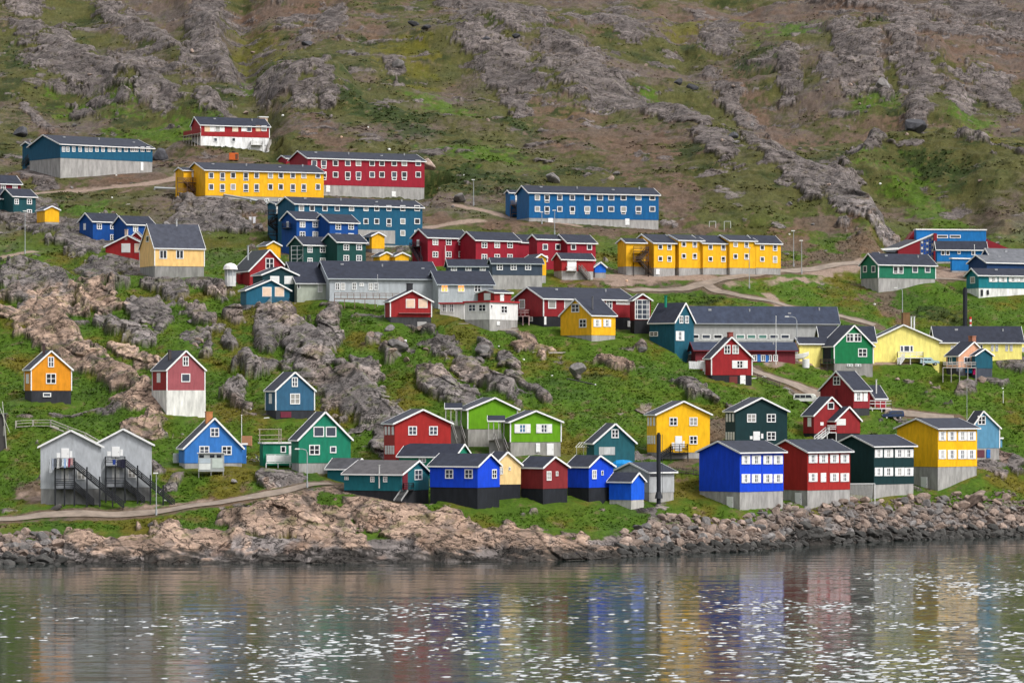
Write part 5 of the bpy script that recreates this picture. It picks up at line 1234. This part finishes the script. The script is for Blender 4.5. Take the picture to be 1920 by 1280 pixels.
    # single boulders one can pick out on the slopes
    for px,py,s,k,lab,sz in [
      (1718,246,3.4,'k','big dark boulder standing alone on the brown scree high on the right',1.0),(775,50,2.2,'k','dark boulder high on the slope at the top centre, left one of two',.7),(800,55,1.8,'k','dark boulder high on the slope at the top centre, right one of two',.7),
      (913,78,1.7,'k','small dark boulder below the crags at the top centre',.8),(968,78,1.4,'k','small dark boulder right of the crags at the top centre',.8),(1375,260,1.5,'k','round dark boulder beside the brown gully on the right slope',1),(1272,160,1.8,'k','dark boulder on the ridge left of the green hollow',.8),(1297,168,1.7,'k','dark boulder on the ridge nearest the green hollow',.8),
      (1037,342,2.2,'g','grey boulder just above the bright blue apartment block',.8),(300,300,2.8,'k','dark boulder beside the right end of the long teal-blue hall',1.0),(745,128,2.3,'g','pale grey boulder alone on the upper slope left of centre',.9),(575,88,2.0,'k','dark grey boulder on the upper slope above the crimson block',.8),
      (40,257,2.6,'k','dark boulder above the left end of the teal-blue hall',.9),(862,380,2.3,'g','grey boulder by the path left of the bright blue block',.8),(803,318,2.0,'p','pinkish boulder at the right end of the crimson block',1.2),(1083,703,1.8,'g','grey boulder in the bushes on the central green slope',1.1),(745,655,1.9,'g','dark grey boulder on the green slope below the boarded red house',1.0),
      (1204,660,1.3,'g','rounded grey boulder in the grass left of the red chimney house',.7),(905,662,1.7,'g','rounded grey boulder below the low white house',.8),(694,632,.9,'p','upright pinkish boulder on the grass below the wooden ramp',1.3),(352,868,.9,'p','small pink boulder in the grass beside the cornflower house',.7),
      (1410,240,1.0,'g','grey boulder on the green shelf of the right slope',.8),(1655,165,2.2,'g','grey boulder on the green shelf under the right-hand cliffs',1.3),(1280,1030-52,1.3,'p','pale boulder at the top of the shore bank below the brick-red house',.9),(1826,985-35,2.9,'p','largest pale pink slab on the shore bank at the far right',.6),
      (1905,250,1.2,'g','grey boulder near the right edge of the slope',.8),(1380,590-320,1.0,'g','small pale boulder under the dark one in the gully',.8),(107,955,.9,'g','grey boulder beside the shore road at the far left',.8),(285,985,.8,'g','pale boulder on the grass under the shore road lamp',.8),(1840,716,1.3,'p','flat pinkish boulder on the grass right of the crimson house deck',.5),
      (660,104,1.5,'g','grey boulder on the upper slope under the left crags',.7),(440,905,0.7,'g','small grey boulder below the cornflower house',.8)]:
        p=hitg(px,py); put(p.x,p.y,s,k,lab,None,.15,sz)
    for k in range(70):        # loose stones strewn over the hill
        px=rr.uniform(20,1900); py=rr.uniform(60,430) if k<48 else rr.uniform(580,740); p=hitg(px,py)
        if any(abs(p.x-c[0])<5 and abs(p.y-c[1])<5 for c in CONTACT): continue
        up=py<430
        put(p.x,p.y,rr.uniform(.45,1.0),'p' if rr.random()<.6 else 'g','loose pale stone strewn on the '+('upper slope above the town' if up else 'green slope between the houses'),'loose stones on the '+('upper slope' if up else 'green slope'),.2)
# ---- lamps, poles ----
ML=paint((.34,.36,.38),'metal',.5)
def lamp(gp,px,py0,py1,arm,label,group='street lamps'):
    p=gp(px,py0); h=(py0-py1)*p.y/F; t=empty('street_lamp',tuple(p),0,label,'street lamp',group)
    pts=[(0,0,-.6),(0,0,h*.9),(arm*.12,0,h*.97),(arm*.5,0,h),(arm,0,h)] if arm else [(0,0,-.6),(0,0,h)]
    MB().tube(pts,.10,8,.06).obj('pole',ML,t); MB().tube([(0,0,-.5),(0,0,.9)],.17,8).obj('base',ML,t)
    m=MB(); m.loft([[(arm-.1+dx*sx,dy*sx*.5,h+dz) for dx,dy in((-.45,-.3),(.45,-.3),(.45,.3),(-.45,.3))] for sx,dz in((.7,-.12),(1,-.05),(.8,.12))])
    m.obj('lamp_head',paint((.72,.72,.70),'metal',.4),t)
def mast(gp,px,py0,py1,label,r=.07,c=(.75,.75,.74),name='flagpole',cat='flagpole',top=True):
    p=gp(px,py0); h=(py0-py1)*p.y/F; t=empty(name,tuple(p),0,label,cat)
    MB().tube([(0,0,-.6),(0,0,h)],r*1.15,8,r*.8).obj('pole',paint(c,'metal',.5),t)
    if top: MB().tube([(0,0,h),(0,0,h+.14)],r*1.6,8,r*1.1).obj('cap',paint(c,'metal',.5),t)
def laundry(a,b,items,label,drop=.1):
    """garments hung from a line between world points a and b"""
    t=empty('clothes_line',tuple(a),0,label,'laundry'); a=Vector(a); b=Vector(b); d=b-a
    MB().tube([(0,0,0),tuple(d*.5+Vector((0,0,-drop))),tuple(d)],.02,5).obj('line',paint((.6,.6,.6),'metal',.6),t)
    for (u,w_,h_,c) in items:
        m=MB(); o=d*u+Vector((0,0,-drop*(1-abs(u-.5)*2))); n=5; vs=[]
        for j in range(4):
            for i in range(n+1):
                x=(i/n-.5)*w_*(1-.06*j); vs.append((o.x+x,o.y+.06*math.sin(i*1.9+j),o.z-h_*j/3-(.03*math.sin(i*2.3) if j==3 else 0)))
        for j in range(3):
            for i in range(n): k=j*(n+1)+i; m.f.append((k,k+1,k+n+2,k+n+1))
        m.v=vs; ob=m.obj('garment',paint(c,'cloth',.9),t); sd=ob.modifiers.new('thick','SOLIDIFY'); sd.thickness=.02
def car(gp,px,py,yaw,length,label,kind,bodyc):
    p=gp(px,py); t=empty('parked_'+('van' if kind=='van' else 'car'),(p.x,p.y,p.z+.02),yaw,label,kind)
    L_=length; Hh=1.95 if kind=='van' else 1.75; W=1.75
    if kind=='van': prof=[(-L_/2,.42),(-L_/2,1.0),(-L_/2+.08,Hh-.12),(-L_/2+.3,Hh),(L_/2-1.55,Hh),(L_/2-1.2,Hh-.12),(L_/2-.45,1.12),(L_/2-.12,1.0),(L_/2,.80),(L_/2,.42)]
    else: prof=[(-L_/2,.5),(-L_/2,1.05),(-L_/2+.12,Hh-.1),(-L_/2+.35,Hh),(L_/2-1.95,Hh),(L_/2-1.65,Hh-.1),(L_/2-1.25,1.14),(L_/2-.2,1.02),(L_/2,.85),(L_/2,.5)]
    secs=[]
    for y,ins in((-W/2,.07),(-W/2+.06,0),(0,-.015),(W/2-.06,0),(W/2,.07)):
        s_=[]
        for (x,z) in prof:
            yy=y*(1-.13*max(0,(z-1.0))/.9); s_.append((x*(1-ins*.25),yy,z if z<.6 else z-ins*.3))
        secs.append(s_)
    cp=paint(bodyc,'car_paint',.3); MB().loft(secs).obj('body',cp,t,smooth=False)
    gl=glass('d')
    x0,x1=(-L_/2+.3,L_/2-1.75) if kind=='van' else (-L_/2+.35,L_/2-2.0)
    for sd in(-1,1):
        n=3; 
        for k in range(n):
            a=x0+(x1-x0)*k/n+.05; b=x0+(x1-x0)*(k+1)/n-.05; y1=sd*(W/2*.985+.01); y2=sd*(W/2*.90+.0)
            b2=b-.0 if k<n-1 else b-.05
            m=MB().add([(a,y1,1.1),(b+(.35 if k==n-1 else 0),y1,1.1),(b2,y2+sd*.01,Hh-.22),(a,y2+sd*.01,Hh-.22),(a,y1*.9,1.1),(b,y1*.9,1.1),(b2,y2*.9,Hh-.22),(a,y2*.9,Hh-.22)],[(0,1,2,3),(4,5,6,7),(0,1,5,4),(1,2,6,5),(2,3,7,6),(3,0,4,7)])
            m.obj('side_window',gl,t)
    xa,za,xb,zb=(L_/2-1.2,Hh-.16,L_/2-.5,1.16) if kind=='van' else (L_/2-1.66,Hh-.14,L_/2-1.28,1.17)
    MB().add([(xb+.03,-W*.45,zb),(xb+.03,W*.45,zb),(xa+.04,W*.38,za),(xa+.04,-W*.38,za),(xb-.1,-W*.45,zb-.05),(xb-.1,W*.45,zb-.05),(xa-.1,W*.38,za-.05),(xa-.1,-W*.38,za-.05)],[(0,1,2,3),(4,5,6,7),(0,1,5,4),(1,2,6,5),(2,3,7,6),(3,0,4,7)]).obj('windscreen',gl,t)
    for sx in(-L_/2+.85,L_/2-.85):
        for sd in(-1,1):
            wo=MB().tube([(0,-.11,0),(0,.11,0)],.34,16).obj('wheel',paint((.02,.02,.02),'rubber',.8),t,(sx,sd*(W/2-.08),.34)); MB().tube([(0,-.12,0),(0,.12,0)],.19,12).obj('rim',paint((.4,.4,.42),'metal',.4),wo)
    for sd in(-1,1): MB().box(L_/2-.04,L_/2+.03,sd*.62-.17,sd*.62+.17,.72,.9).obj('headlight',paint((.7,.7,.68),'glass_white',.2),t)
    for sd in(-1,1): MB().box(-L_/2-.03,-L_/2+.03,sd*.75-.08,sd*.75+.08,.75,1.05).obj('tail_light',paint((.45,.02,.02),'glass_red',.3),t)
    MB().box(L_/2-.02,L_/2+.08,-W*.47,W*.47,.42,.6).obj('bumper',paint((.08,.08,.09),'rubber',.6),t)
def things(gz,hitg):
    gp=hitg
    for a in [(293,966,888,0,'street lamp with no arm on the shore road before the grey twin houses'),(576,914,842,-1.6,'street lamp beside the shore road at the teal long house'),(350,516,440,-1.4,'curved street lamp in front of the pale yellow house'),(47,476,396,0,'street lamp on the rock path at the far left'),
      (888,386,338,0,'street lamp above the path between the crimson and the bright blue block'),(1405,541,465,0,'street lamp at the road fork'),(1488,500,433,0,'left street lamp of the pair by the stepped yellow block'),(1503,514,452,0,'right street lamp of the pair by the stepped yellow block'),(1692,600,540,-1.4,'street lamp behind the pale yellow building'),
      (1494,676,594,-2.0,'tall curved street lamp in front of the long grey hall'),(1357,640,611,1.6,'street lamp behind the red chimney house'),(1016,420,398,0,'street lamp behind the red stepped block'),(1040,440,395,0,'thin street lamp before the bright blue block')]:
        lamp(gp,*a[:4],a[4])
    mast(gp,1455,684,594,'white flagpole in front of the long grey hall'); mast(gp,453,832,780,'white flagpole right of the cornflower house'); mast(gp,835,500,462,'white flagpole behind the grey roof',.09)
    mast(gp,708,575,516,'thin grey mast beside the wooden ramp',.05,(.5,.5,.5)); mast(gp,1827,520,460,'white pole between the right-edge houses',.08); mast(gp,1881,756,735,'short leaning white post on the green slope at the right',.07)
    mast(gp,1813,850,726,'thin grey aerial mast left of the light-blue house',.05,(.45,.47,.48),'aerial','aerial'); mast(gp,1729,490,440,'white pole before the glazed blue school front',.08)
    # tall black chimney masts
    for px,b,t_,r,lab in((1235,934,814,.42,'tall black chimney mast before the pale grey garage'),(1809.5,622,541,.55,'tall black chimney behind the pale yellow building')):
        p=P(px,b,D0(1217,934)-6) if px<1300 else P(px,b,D0(px,640)); h=(b-t_)*p.y/F; e=empty('chimney_mast',tuple(p),0,lab,'chimney')
        MB().tube([(0,0,-1),(0,0,h)],r*.9,12).obj('stack',paint((.018,.02,.028),'metal',.6),e); MB().tube([(0,0,0),(0,0,1.2)],r*1.7,10,r).obj('base',paint((.03,.032,.04),'metal',.6),e); MB().tube([(0,0,h),(0,0,h+.3)],r*.6,10).obj('cap',paint((.02,.02,.02),'metal',.6),e)
        if px<1300:
            m=MB()
            for k in range(int(h/.4)): m.beam((r+.25,-.1,k*.4),(r+.25,.35,k*.4),.04,.04)
            m.beam((r+.25,-.1,0),(r+.25,-.1,h),.05,.05); m.beam((r+.25,.35,0),(r+.25,.35,h),.05,.05); m.obj('ladder',paint((.05,.05,.06),'metal',.6),e); MB().tube([(-r-1.1,0,h*.36),(0,0,h*.36)],.2,8).obj('side_pipe',paint((.03,.03,.04),'metal',.6),e)
    # red and white striped pole
    p=P(1819.5,622,D0(1819,642)); h=28*p.y/F; e=empty('striped_pole',tuple(p),0,'short red and white striped pole beside the tall black chimney','pole')
    for k in range(6): MB().tube([(0,0,h*k/6),(0,0,h*(k+1)/6)],.26,10).obj('band',paint((.6,.04,.03) if k%2 else (.75,.75,.75),'metal',.6),e)
    # vehicles
    car(gp,1513,757,R_(-14),5.4,'white van parked on the grass left of the crimson house','van',(.74,.74,.70)); car(gp,1673,786,R_(192),4.6,'dark blue off-road car parked under the white-railed deck','car',(.018,.035,.085))
    car(gp,1742,686,R_(5),4.2,'pale blue car parked before the pale yellow building, half hidden by its veranda','car',(.35,.48,.52))
    # goal
    p=gp(1612,941); s=p.y/F; e=empty('football_goal',tuple(p),R_(12),'white football goal frame with torn net on the grass by the brick-red house','goal'); gm=paint((.66,.67,.68),'metal',.5)
    W_,Hh=70*s*.85,34*s; m=MB()
    for x in(-W_/2,W_/2):
        m.beam((x,0,-.4),(x,0,Hh),.12,.12); m.beam((x,0,Hh),(x,1.4,Hh),.08,.08); m.beam((x,1.4,Hh),(x,2.2,-.3),.08,.08)
    m.beam((-W_/2,0,Hh),(W_/2,0,Hh),.12,.12); m.beam((-W_/2,1.4,Hh),(W_/2,1.4,Hh),.08,.08); m.obj('frame',gm,e)
    m=MB()
    for k in range(22):
        x=-W_/2+W_*k/21; m.beam((x,1.4,Hh),(x,2.1,Hh*.15),.03,.03)
        m.beam((-W_/2,1.4+.7*k/21,Hh*(1-k/21*.85)),(W_/2,1.4+.7*k/21,Hh*(1-k/21*.85)),.03,.03)
    m.obj('net',gm,e)
    # barrels and bits
    def barrel(px,py,c,lab,r=.42,h=1.0,lay=False):
        p=gp(px,py); e=empty('barrel',tuple(p),0,lab,'barrel'); pr=[(r*.94,0),(r,.05),(r,.33*h),(r*1.05,.35*h),(r,.37*h),(r,.64*h),(r*1.05,.66*h),(r,.68*h),(r,.96*h),(r*.93,h)]
        MB().loft([[(q*math.cos(a*.3927*1),q*math.sin(a*.3927),z) for a in range(16)] for q,z in pr]).obj('drum',paint(c,'plastic',.4),e); MB().tube([(r*.5,0,h),(r*.5,0,h+.05)],.08,8).obj('bung',paint((.1,.1,.1),'plastic',.5),e)
    barrel(1588,938,(.01,.10,.45),'blue barrel at the corner of the brick-red house'); barrel(1596,938,(.7,.7,.68),'white canister right of the blue barrel',.3,.8); barrel(1528,946,(.02,.30,.55),'small light-blue tub against the brick-red house',.3,.8)
    barrel(1511,690,(.72,.72,.72),'white tank on the gravel left of the bright green house',.75,1.9); barrel(330,868,(.5,.52,.5),'pale water tank at the left corner of the cornflower house',.55,1.7)
    # generator container by the hill house
    p=gp(438,302); s=p.y/F; e=empty('container',tuple(p),R_(8),'orange generator container below the red and white hill house','container'); m=MB().box(-1.25,1.25,-.9,.9,.1,2.0); m.obj('body',paint((.62,.14,.03),'metal',.6),e)
    m=MB()
    for k in range(9): m.box(-1.2+k*.29,-1.08+k*.29,-.94,-.9,.2,1.9)
    m.obj('ribs',paint((.5,.10,.02),'metal',.6),e); MB().box(.4,1.1,-.97,-.94,.3,1.7).obj('door',paint((.12,.05,.03),'metal',.6),e); MB().tube([(0,0,2),(0,0,2.5)],.5,10).obj('exhaust',paint((.03,.03,.03),'metal',.6),e)
    # laundry
    def L3(x0,x1,row,D): return P(x0,row,D),P(x1,row,D)
    y=GA.c.y-2.0; a,c_=L3(93,139,858,y); laundry(a,c_,[(.03,.5,2.5,(.45,.47,.5)),(.12,.5,2.0,(.3,.33,.4)),(.24,.5,1.5,(.08,.09,.11)),(.34,.5,1.7,(.5,.5,.5)),(.44,.45,1.4,(.12,.12,.13)),(.54,.5,1.3,(.6,.65,.7)),(.62,.4,1.6,(.3,.45,.7)),(.7,.5,1.3,(.65,.65,.7)),(.79,.45,1.5,(.25,.02,.07)),(.9,.45,1.2,(.5,.3,.3))],'row of colourful laundry on the left grey house balcony')
    y=GA.c.y-.6; a,c_=L3(205,235,860,y); laundry(a,c_,[(.3,.6,.9,(.02,.05,.25)),(.6,.8,1.3,(.03,.03,.05)),(.85,.8,1.5,(.02,.02,.04))],'dark laundry on the right grey house balcony')
    p=gp(1300,700); a,c_=L3(1291,1329,677,p.y+1); laundry(a,c_,[(.1+.085*k,.75,1.5 if k<8 else 2.0,(.75,.75,.76)) for k in range(11)],'white sheets drying beside the red chimney house')
    p=gp(478,418); a,c_=L3(464,482,406,p.y); laundry(a,c_,[(.3,.7,1.5,(.7,.7,.72)),(.7,.8,1.6,(.68,.68,.72))],'white towels hanging left of the teal-blue block stairs')
    D_=D0(1797,704)-5; a,c_=L3(1790,1832,688,D_); laundry(a,c_,[(.12,.6,.9,(.12,.12,.15)),(.3,.7,1.0,(.35,.36,.4)),(.55,.8,1.1,(.02,.22,.5)),(.7,.8,1.2,(.02,.25,.5)),(.87,.7,1.6,(.4,.01,.10))],'blue and magenta laundry on the stilted deck of the peach house')
    # walkway with railings above the grey houses
    pts=[(30,792),(62,790),(95,790),(128,803),(160,815),(190,832)]; e=None; m=MB(); m2=MB(); w3=[gp(x,y+8) for x,y in pts]; o=w3[0]
    e=empty('boardwalk',tuple(o),0,'grey wooden boardwalk with handrails climbing behind the twin grey houses','boardwalk')
    q3=[P(x,y+8,D0(x,y+8)-1)-o for (x,y) in pts]
    for a_,b_ in zip(q3[:-1],q3[1:]):
        m2.beam(a_,b_,1.3,.12)
        for yy in(-.6,.6):
            for zz in(1.1,.6): m.beam(a_+Vector((0,yy,zz)),b_+Vector((0,yy,zz)),.10,.10)
    for a_ in q3:
        for yy in(-.6,.6): m.beam(a_+Vector((0,yy,-1)),a_+Vector((0,yy,1.15)),.14,.14)
    m.obj('railing',paint((.40,.38,.33),'wood',.8),e); m2.obj('planks',paint((.34,.32,.28),'wood',.8),e)
    # hut in front of the cornflower house
    p=gp(396,889); s=p.y/F; e=empty('hut',tuple(p),R_(3),'patched grey and white board hut on stilts before the cornflower blue house','hut'); w_=24*s
    MB().box(-w_,w_,-1,1.2,.5,3.6).obj('wall',paint((.36,.38,.38),'wood',.8),e); m=MB().box(-w_-.2,w_+.2,-1.2,1.4,3.62,3.78); m.obj('roof',paint((.5,.5,.5),'wood',.8),e)
    MB().box(-w_+.15,-.1,-1.06,-1,.8,1.9).obj('panel',paint((.70,.72,.70),'wood',.7),e); MB().box(-w_+.15,-.1,-1.06,-1,1.95,2.8).obj('panel',paint((.45,.52,.58),'wood',.7),e); MB().box(.2,w_-.2,-1.06,-1,1.1,2.8).obj('panel',paint((.52,.58,.54),'wood',.7),e)
    for x in(-w_+.2,-.2,w_*.45): MB().box(x,x+.8,-1.05,-1,2.95,3.4).obj('window',glass('d'),e)
    for x in(-w_+.1,0,w_-.1): MB().box(x-.07,x+.07,-.95,-.8,-.8,.5).obj('leg',paint((.25,.25,.24),'wood',.8),e)
    # white pavilion
    p=gp(432,534); s=p.y/F; e=empty('pavilion',tuple(p),0,'round white-roofed pavilion left of the steep black-roofed house','pavilion'); R1=13.5*s
    pr=[(R1*1.02,2.9),(R1*1.0,3.1),(R1*.9,3.7),(R1*.6,4.15),(R1*.2,4.35),(.05,4.4)]
    MB().loft([[(q*math.cos(a*.5236),q*math.sin(a*.5236),z) for a in range(12)] for q,z in pr]).obj('canopy',paint((.72,.70,.68),'cloth',.8),e)
    MB().loft([[(q*math.cos(a*.5236),q*math.sin(a*.5236),z) for a in range(12)] for q,z in((R1*.74,-.8),(R1*.74,1.5))]).obj('lower_wall',paint((.62,.62,.62),'wood',.8),e)
    for a in range(6): MB().box(-.07,.07,-.07,.07,0,3).obj('post',paint((.6,.6,.6),'wood',.8),e,(R1*.74*math.cos(a*1.047),R1*.74*math.sin(a*1.047),0))
    MB().loft([[(q*math.cos(a*.5236),q*math.sin(a*.5236),z) for a in range(12)] for q,z in((R1*.68,1.5),(R1*.68,2.9))]).obj('glazing',paint((.32,.34,.36),'plastic',.5),e)
    # wooden hut at the left edge
    p=gp(2,842); e=empty('hut',tuple(p),R_(10),'tall dark plank hut with slanting poles cut by the left edge','hut')
    MB().box(-3,.9,-1,2,-1,6.3).obj('wall',paint((.06,.055,.055),'wood',.8),e); MB().box(-3.2,1.2,-1.2,2.2,6.3,6.5).obj('roof',paint((.12,.12,.12),'wood',.8),e)
    m=MB(); m.beam((1.0,-1.3,-.5),(.2,-1.3,8.6),.12,.12); m.obj('pole',paint((.5,.5,.44),'wood',.8),e); MB().beam((-.9,-1.3,9),(1.5,-1.3,3),.1,.1).obj('pole',paint((.5,.5,.44),'wood',.8),e); MB().box(.3,.8,-1.05,-1,2.4,4.2).obj('window',glass('c'),e)
    # bench-like timber stacks
    for px,py,w_,lab in((1030,663,32,'stack of bleached timber lying on the grass below the yellow house'),(955,620,18,'pile of weathered planks beside the low white house'),(1090,612+10,16,'low plank bench left of the yellow house'),(870,596+12,10,'single pale plank beside the white house base')):
        p=gp(px,py); s=p.y/F; rr=random.Random(int(px)); e=empty('timber_pile',tuple(p),R_(rr.uniform(-10,10)),lab,'timber')
        for k in range(6 if w_>15 else 3): MB().beam((-w_*s,-.2+.25*(k%3),.1+.16*(k//3)),(w_*s*rr.uniform(.5,1),-.2+.25*(k%3)+.2,.12+.16*(k//3)),.2,.14).obj('plank',paint((.42,.38,.34),'wood',.8),e)
    p=gp(1090,722); e=empty('pipe',tuple(p),R_(10),'black pipe lying on the open green slope in the centre','pipe')
    MB().tube([(-2.8,0,.9),(-2.9,0,1.25),(-2.4,0,1.2),(2.6,-.5,.1)],.13,8).obj('tube',paint((.02,.02,.02),'plastic',.5),e); MB().tube([(2.6,-.5,.1),(2.85,-.53,.06)],.18,8).obj('collar',paint((.6,.6,.6),'plastic',.5),e)
    # upturned white boat by the flagpole, small wooden fence
    p=gp(1476,676); s=p.y/F; e=empty('boat',tuple(p),R_(4),'white boat hull lying before the long grey hall beside the flagpole','boat'); secs=[]
    for x,w_,z0,z1 in((-4,.3,.5,1.5),(-3,1.0,.2,1.4),(-1,1.3,.1,1.3),(1.5,1.25,.1,1.3),(3.4,.8,.3,1.5),(4.6,.08,1.1,1.9)): secs.append([(x,-w_,z1),(x,-w_*.7,z0+.2),(x,0,z0),(x,w_*.7,z0+.2),(x,w_,z1),(x,0,z1-.02)])
    MB().loft(secs).obj('hull',paint((.74,.73,.70),'plastic',.4),e,smooth=False); MB().box(-2.8,-.8,-.8,.8,1.3,2.1).obj('cabin',paint((.7,.7,.68),'plastic',.4),e)
    for k in range(3): MB().box(-2.6+k*.6,-2.2+k*.6,-.83,-.8,1.6,1.95).obj('window',glass('d'),e)
    # blue tarpaulin-covered boat
    p=gp(1168,884); e=empty('covered_boat',tuple(P(1168,878,p.y-3)),R_(-3),'bright blue tarpaulin over a boat behind the vivid blue house','boat'); secs=[]
    for x,w_,z1 in((-1.9,.6,1.0),(-1.2,1.1,1.5),(0,1.2,1.6),(1.2,1.0,1.45),(2.0,.5,1.1)): secs.append([(x,-w_,0),(x,-w_*.95,z1*.6),(x,-w_*.3,z1),(x,w_*.3,z1),(x,w_*.95,z1*.6),(x,w_,0)])
    MB().loft(secs).obj('tarpaulin',paint((.01,.22,.55),'cloth',.5),e); MB().box(-2,2,-.6,.6,-1,.05).obj('hull',paint((.4,.4,.4),'plastic',.5),e)
    # skip of rubbish: boards beside the green annexe
    p=gp(476,866); e=empty('scrap_pile',tuple(p),0,'heap of scrap boards and poles left of the emerald green annexe','scrap'); rr=random.Random(4)
    for k in range(16): a=Vector((rr.uniform(-2,2),rr.uniform(-1,1),rr.uniform(0,.5))); b_=a+Vector((rr.uniform(-1.6,1.6),rr.uniform(-.5,.5),rr.uniform(0,1.1))); MB().beam(a,b_,.12,.12).obj('board',paint(rr.choice([(.5,.48,.45),(.45,.3,.2),(.12,.12,.13),(.6,.6,.6)]),'wood',.8),e)
    p=gp(463,838); MB().box(-1,1,-.08,.08,0,1.8).obj('board',paint((.58,.28,.16),'wood',.8),empty('sheet',tuple(p),R_(-20),'orange sheet of plywood propped right of the cornflower house','plywood'))
    # goal-like swing frames on the gravel upslope
    for px,py,lab in((1350,431,'small white goal frame on the slope above the stepped yellow block'),):
        p=gp(px,py); s=p.y/F; e=empty('goal_frame',tuple(p),0,lab,'goal'); m=MB()
        for x in(-20,-8,8,20): m.beam((x*s,0,-.5),(x*s,0,15*s),.1,.1)
        m.beam((-20*s,0,15*s),(-8*s,0,15*s),.08,.08); m.beam((8*s,0,15*s),(20*s,0,15*s),.08,.08); m.obj('frame',gm,e)
    # retaining pipe along the yellow block
    vs=[gp(x,y) for x,y in((290,356),(340,359),(400,366),(470,378),(505,386))]; o=vs[0]; e=empty('pipeline',tuple(o),0,'pale pipeline running along the slope below the golden-yellow block','pipe')
    MB().tube([tuple(v-o+Vector((0,0,.5))) for v in vs],.28,8).obj('tube',paint((.42,.44,.46),'metal',.5),e)
    for v in vs: MB().box(-.2,.2,-.25,.25,-.5,.3).obj('bracket',paint((.3,.3,.3),'concrete',.8),e,tuple(v-o))

def litter(gz,hitg):
    rr=random.Random(21); wm=[paint(c,'plastic',.6) for c in((.72,.72,.70),(.62,.60,.56),(.60,.40,.28))]
    for px,py,w_,k in((530,218,5,0),(187,402,5,1),(210,372,4,0),(240,385,7,1),(218,330,4,0),(640,258,5,2),(690,240,4,0),(730,282,6,0),(1168,400,4,0),(1480,440,4,0),(870,330,3,0),(1175,530,6,2),(1640,572,5,0),(1650,352,5,0),(935,650,4,0),(982,676,5,0),(760,640,6,0),(470,768,5,0),(500,785,9,0),(1415,710,10,0),(1432,708,9,0),(1295,675,8,0),(1580,692,6,2),(1750,690,12,1),(1880,730,4,0),(1035,705,4,0),(1455,960,8,1),(1300,955,12,2),(310,940,8,0),(150,935,6,0),(465,935,7,1),(1610,950,10,1),(1545,958,5,0),(300,925,5,0)):
        p=hitg(px,py); s=p.y/F*w_; m=MB()
        if w_>6:
            for q in range(3): m.beam((-s*.6,q*.2,.06+.05*q),(s*.6*rr.uniform(.5,1),q*.22,.1+.08*q),.18,.06)
        else: m.loft([[(s*.5*a*math.cos(t*1.047)*rr.uniform(.8,1.2),s*.4*a*math.sin(t*1.047),z) for t in range(6)] for a,z in((.8,-.1),(1,.15),(.9,s*.4),(.4,s*.55))])
        o=m.obj('scrap_wood' if w_>6 else 'litter',wm[k],None,tuple(p),rr.uniform(-.4,.4))
        up='upper slope' if py<460 else ('grass between the houses' if py<850 else 'ground near the shore')
        tag(o,('pale loose boards lying on the ' if w_>6 else 'small pale scrap of litter lying on the ')+up,'boards' if w_>6 else 'litter',('loose boards on the ' if w_>6 else 'litter on the ')+up,'thing')
    # wooden fence pieces left of the big cobalt house, rail along the slope below the yellow block
    for pts,lab in((((1268,885),(1300,885),(1312,888)),'dark plank fence left of the big cobalt house'),((( 1420,704),(1440,712),(1462,720)),'thin wire fence beside the road to the crimson house')):
        w3=[hitg(x,y+8) for x,y in pts]; o=w3[0]; e=empty('fence',tuple(o),0,lab,'fence')
        for i,v in enumerate(w3): MB().beam(tuple(v-o+Vector((0,0,-.3))),tuple(v-o+Vector((0,0,1.2))),.12,.12).obj('post',paint((.09,.07,.06),'wood',.8),e)
        for a,b in zip(w3[:-1],w3[1:]):
            for z in(.4,.8,1.1): MB().beam(tuple(a-o+Vector((0,0,z))),tuple(b-o+Vector((0,0,z))),.06,.14).obj('rail',paint((.10,.08,.07),'wood',.8),e)
build_water(); gz,hitg=build_terrain(); place_rocks(gz,hitg); things(gz,hitg); litter(gz,hitg)
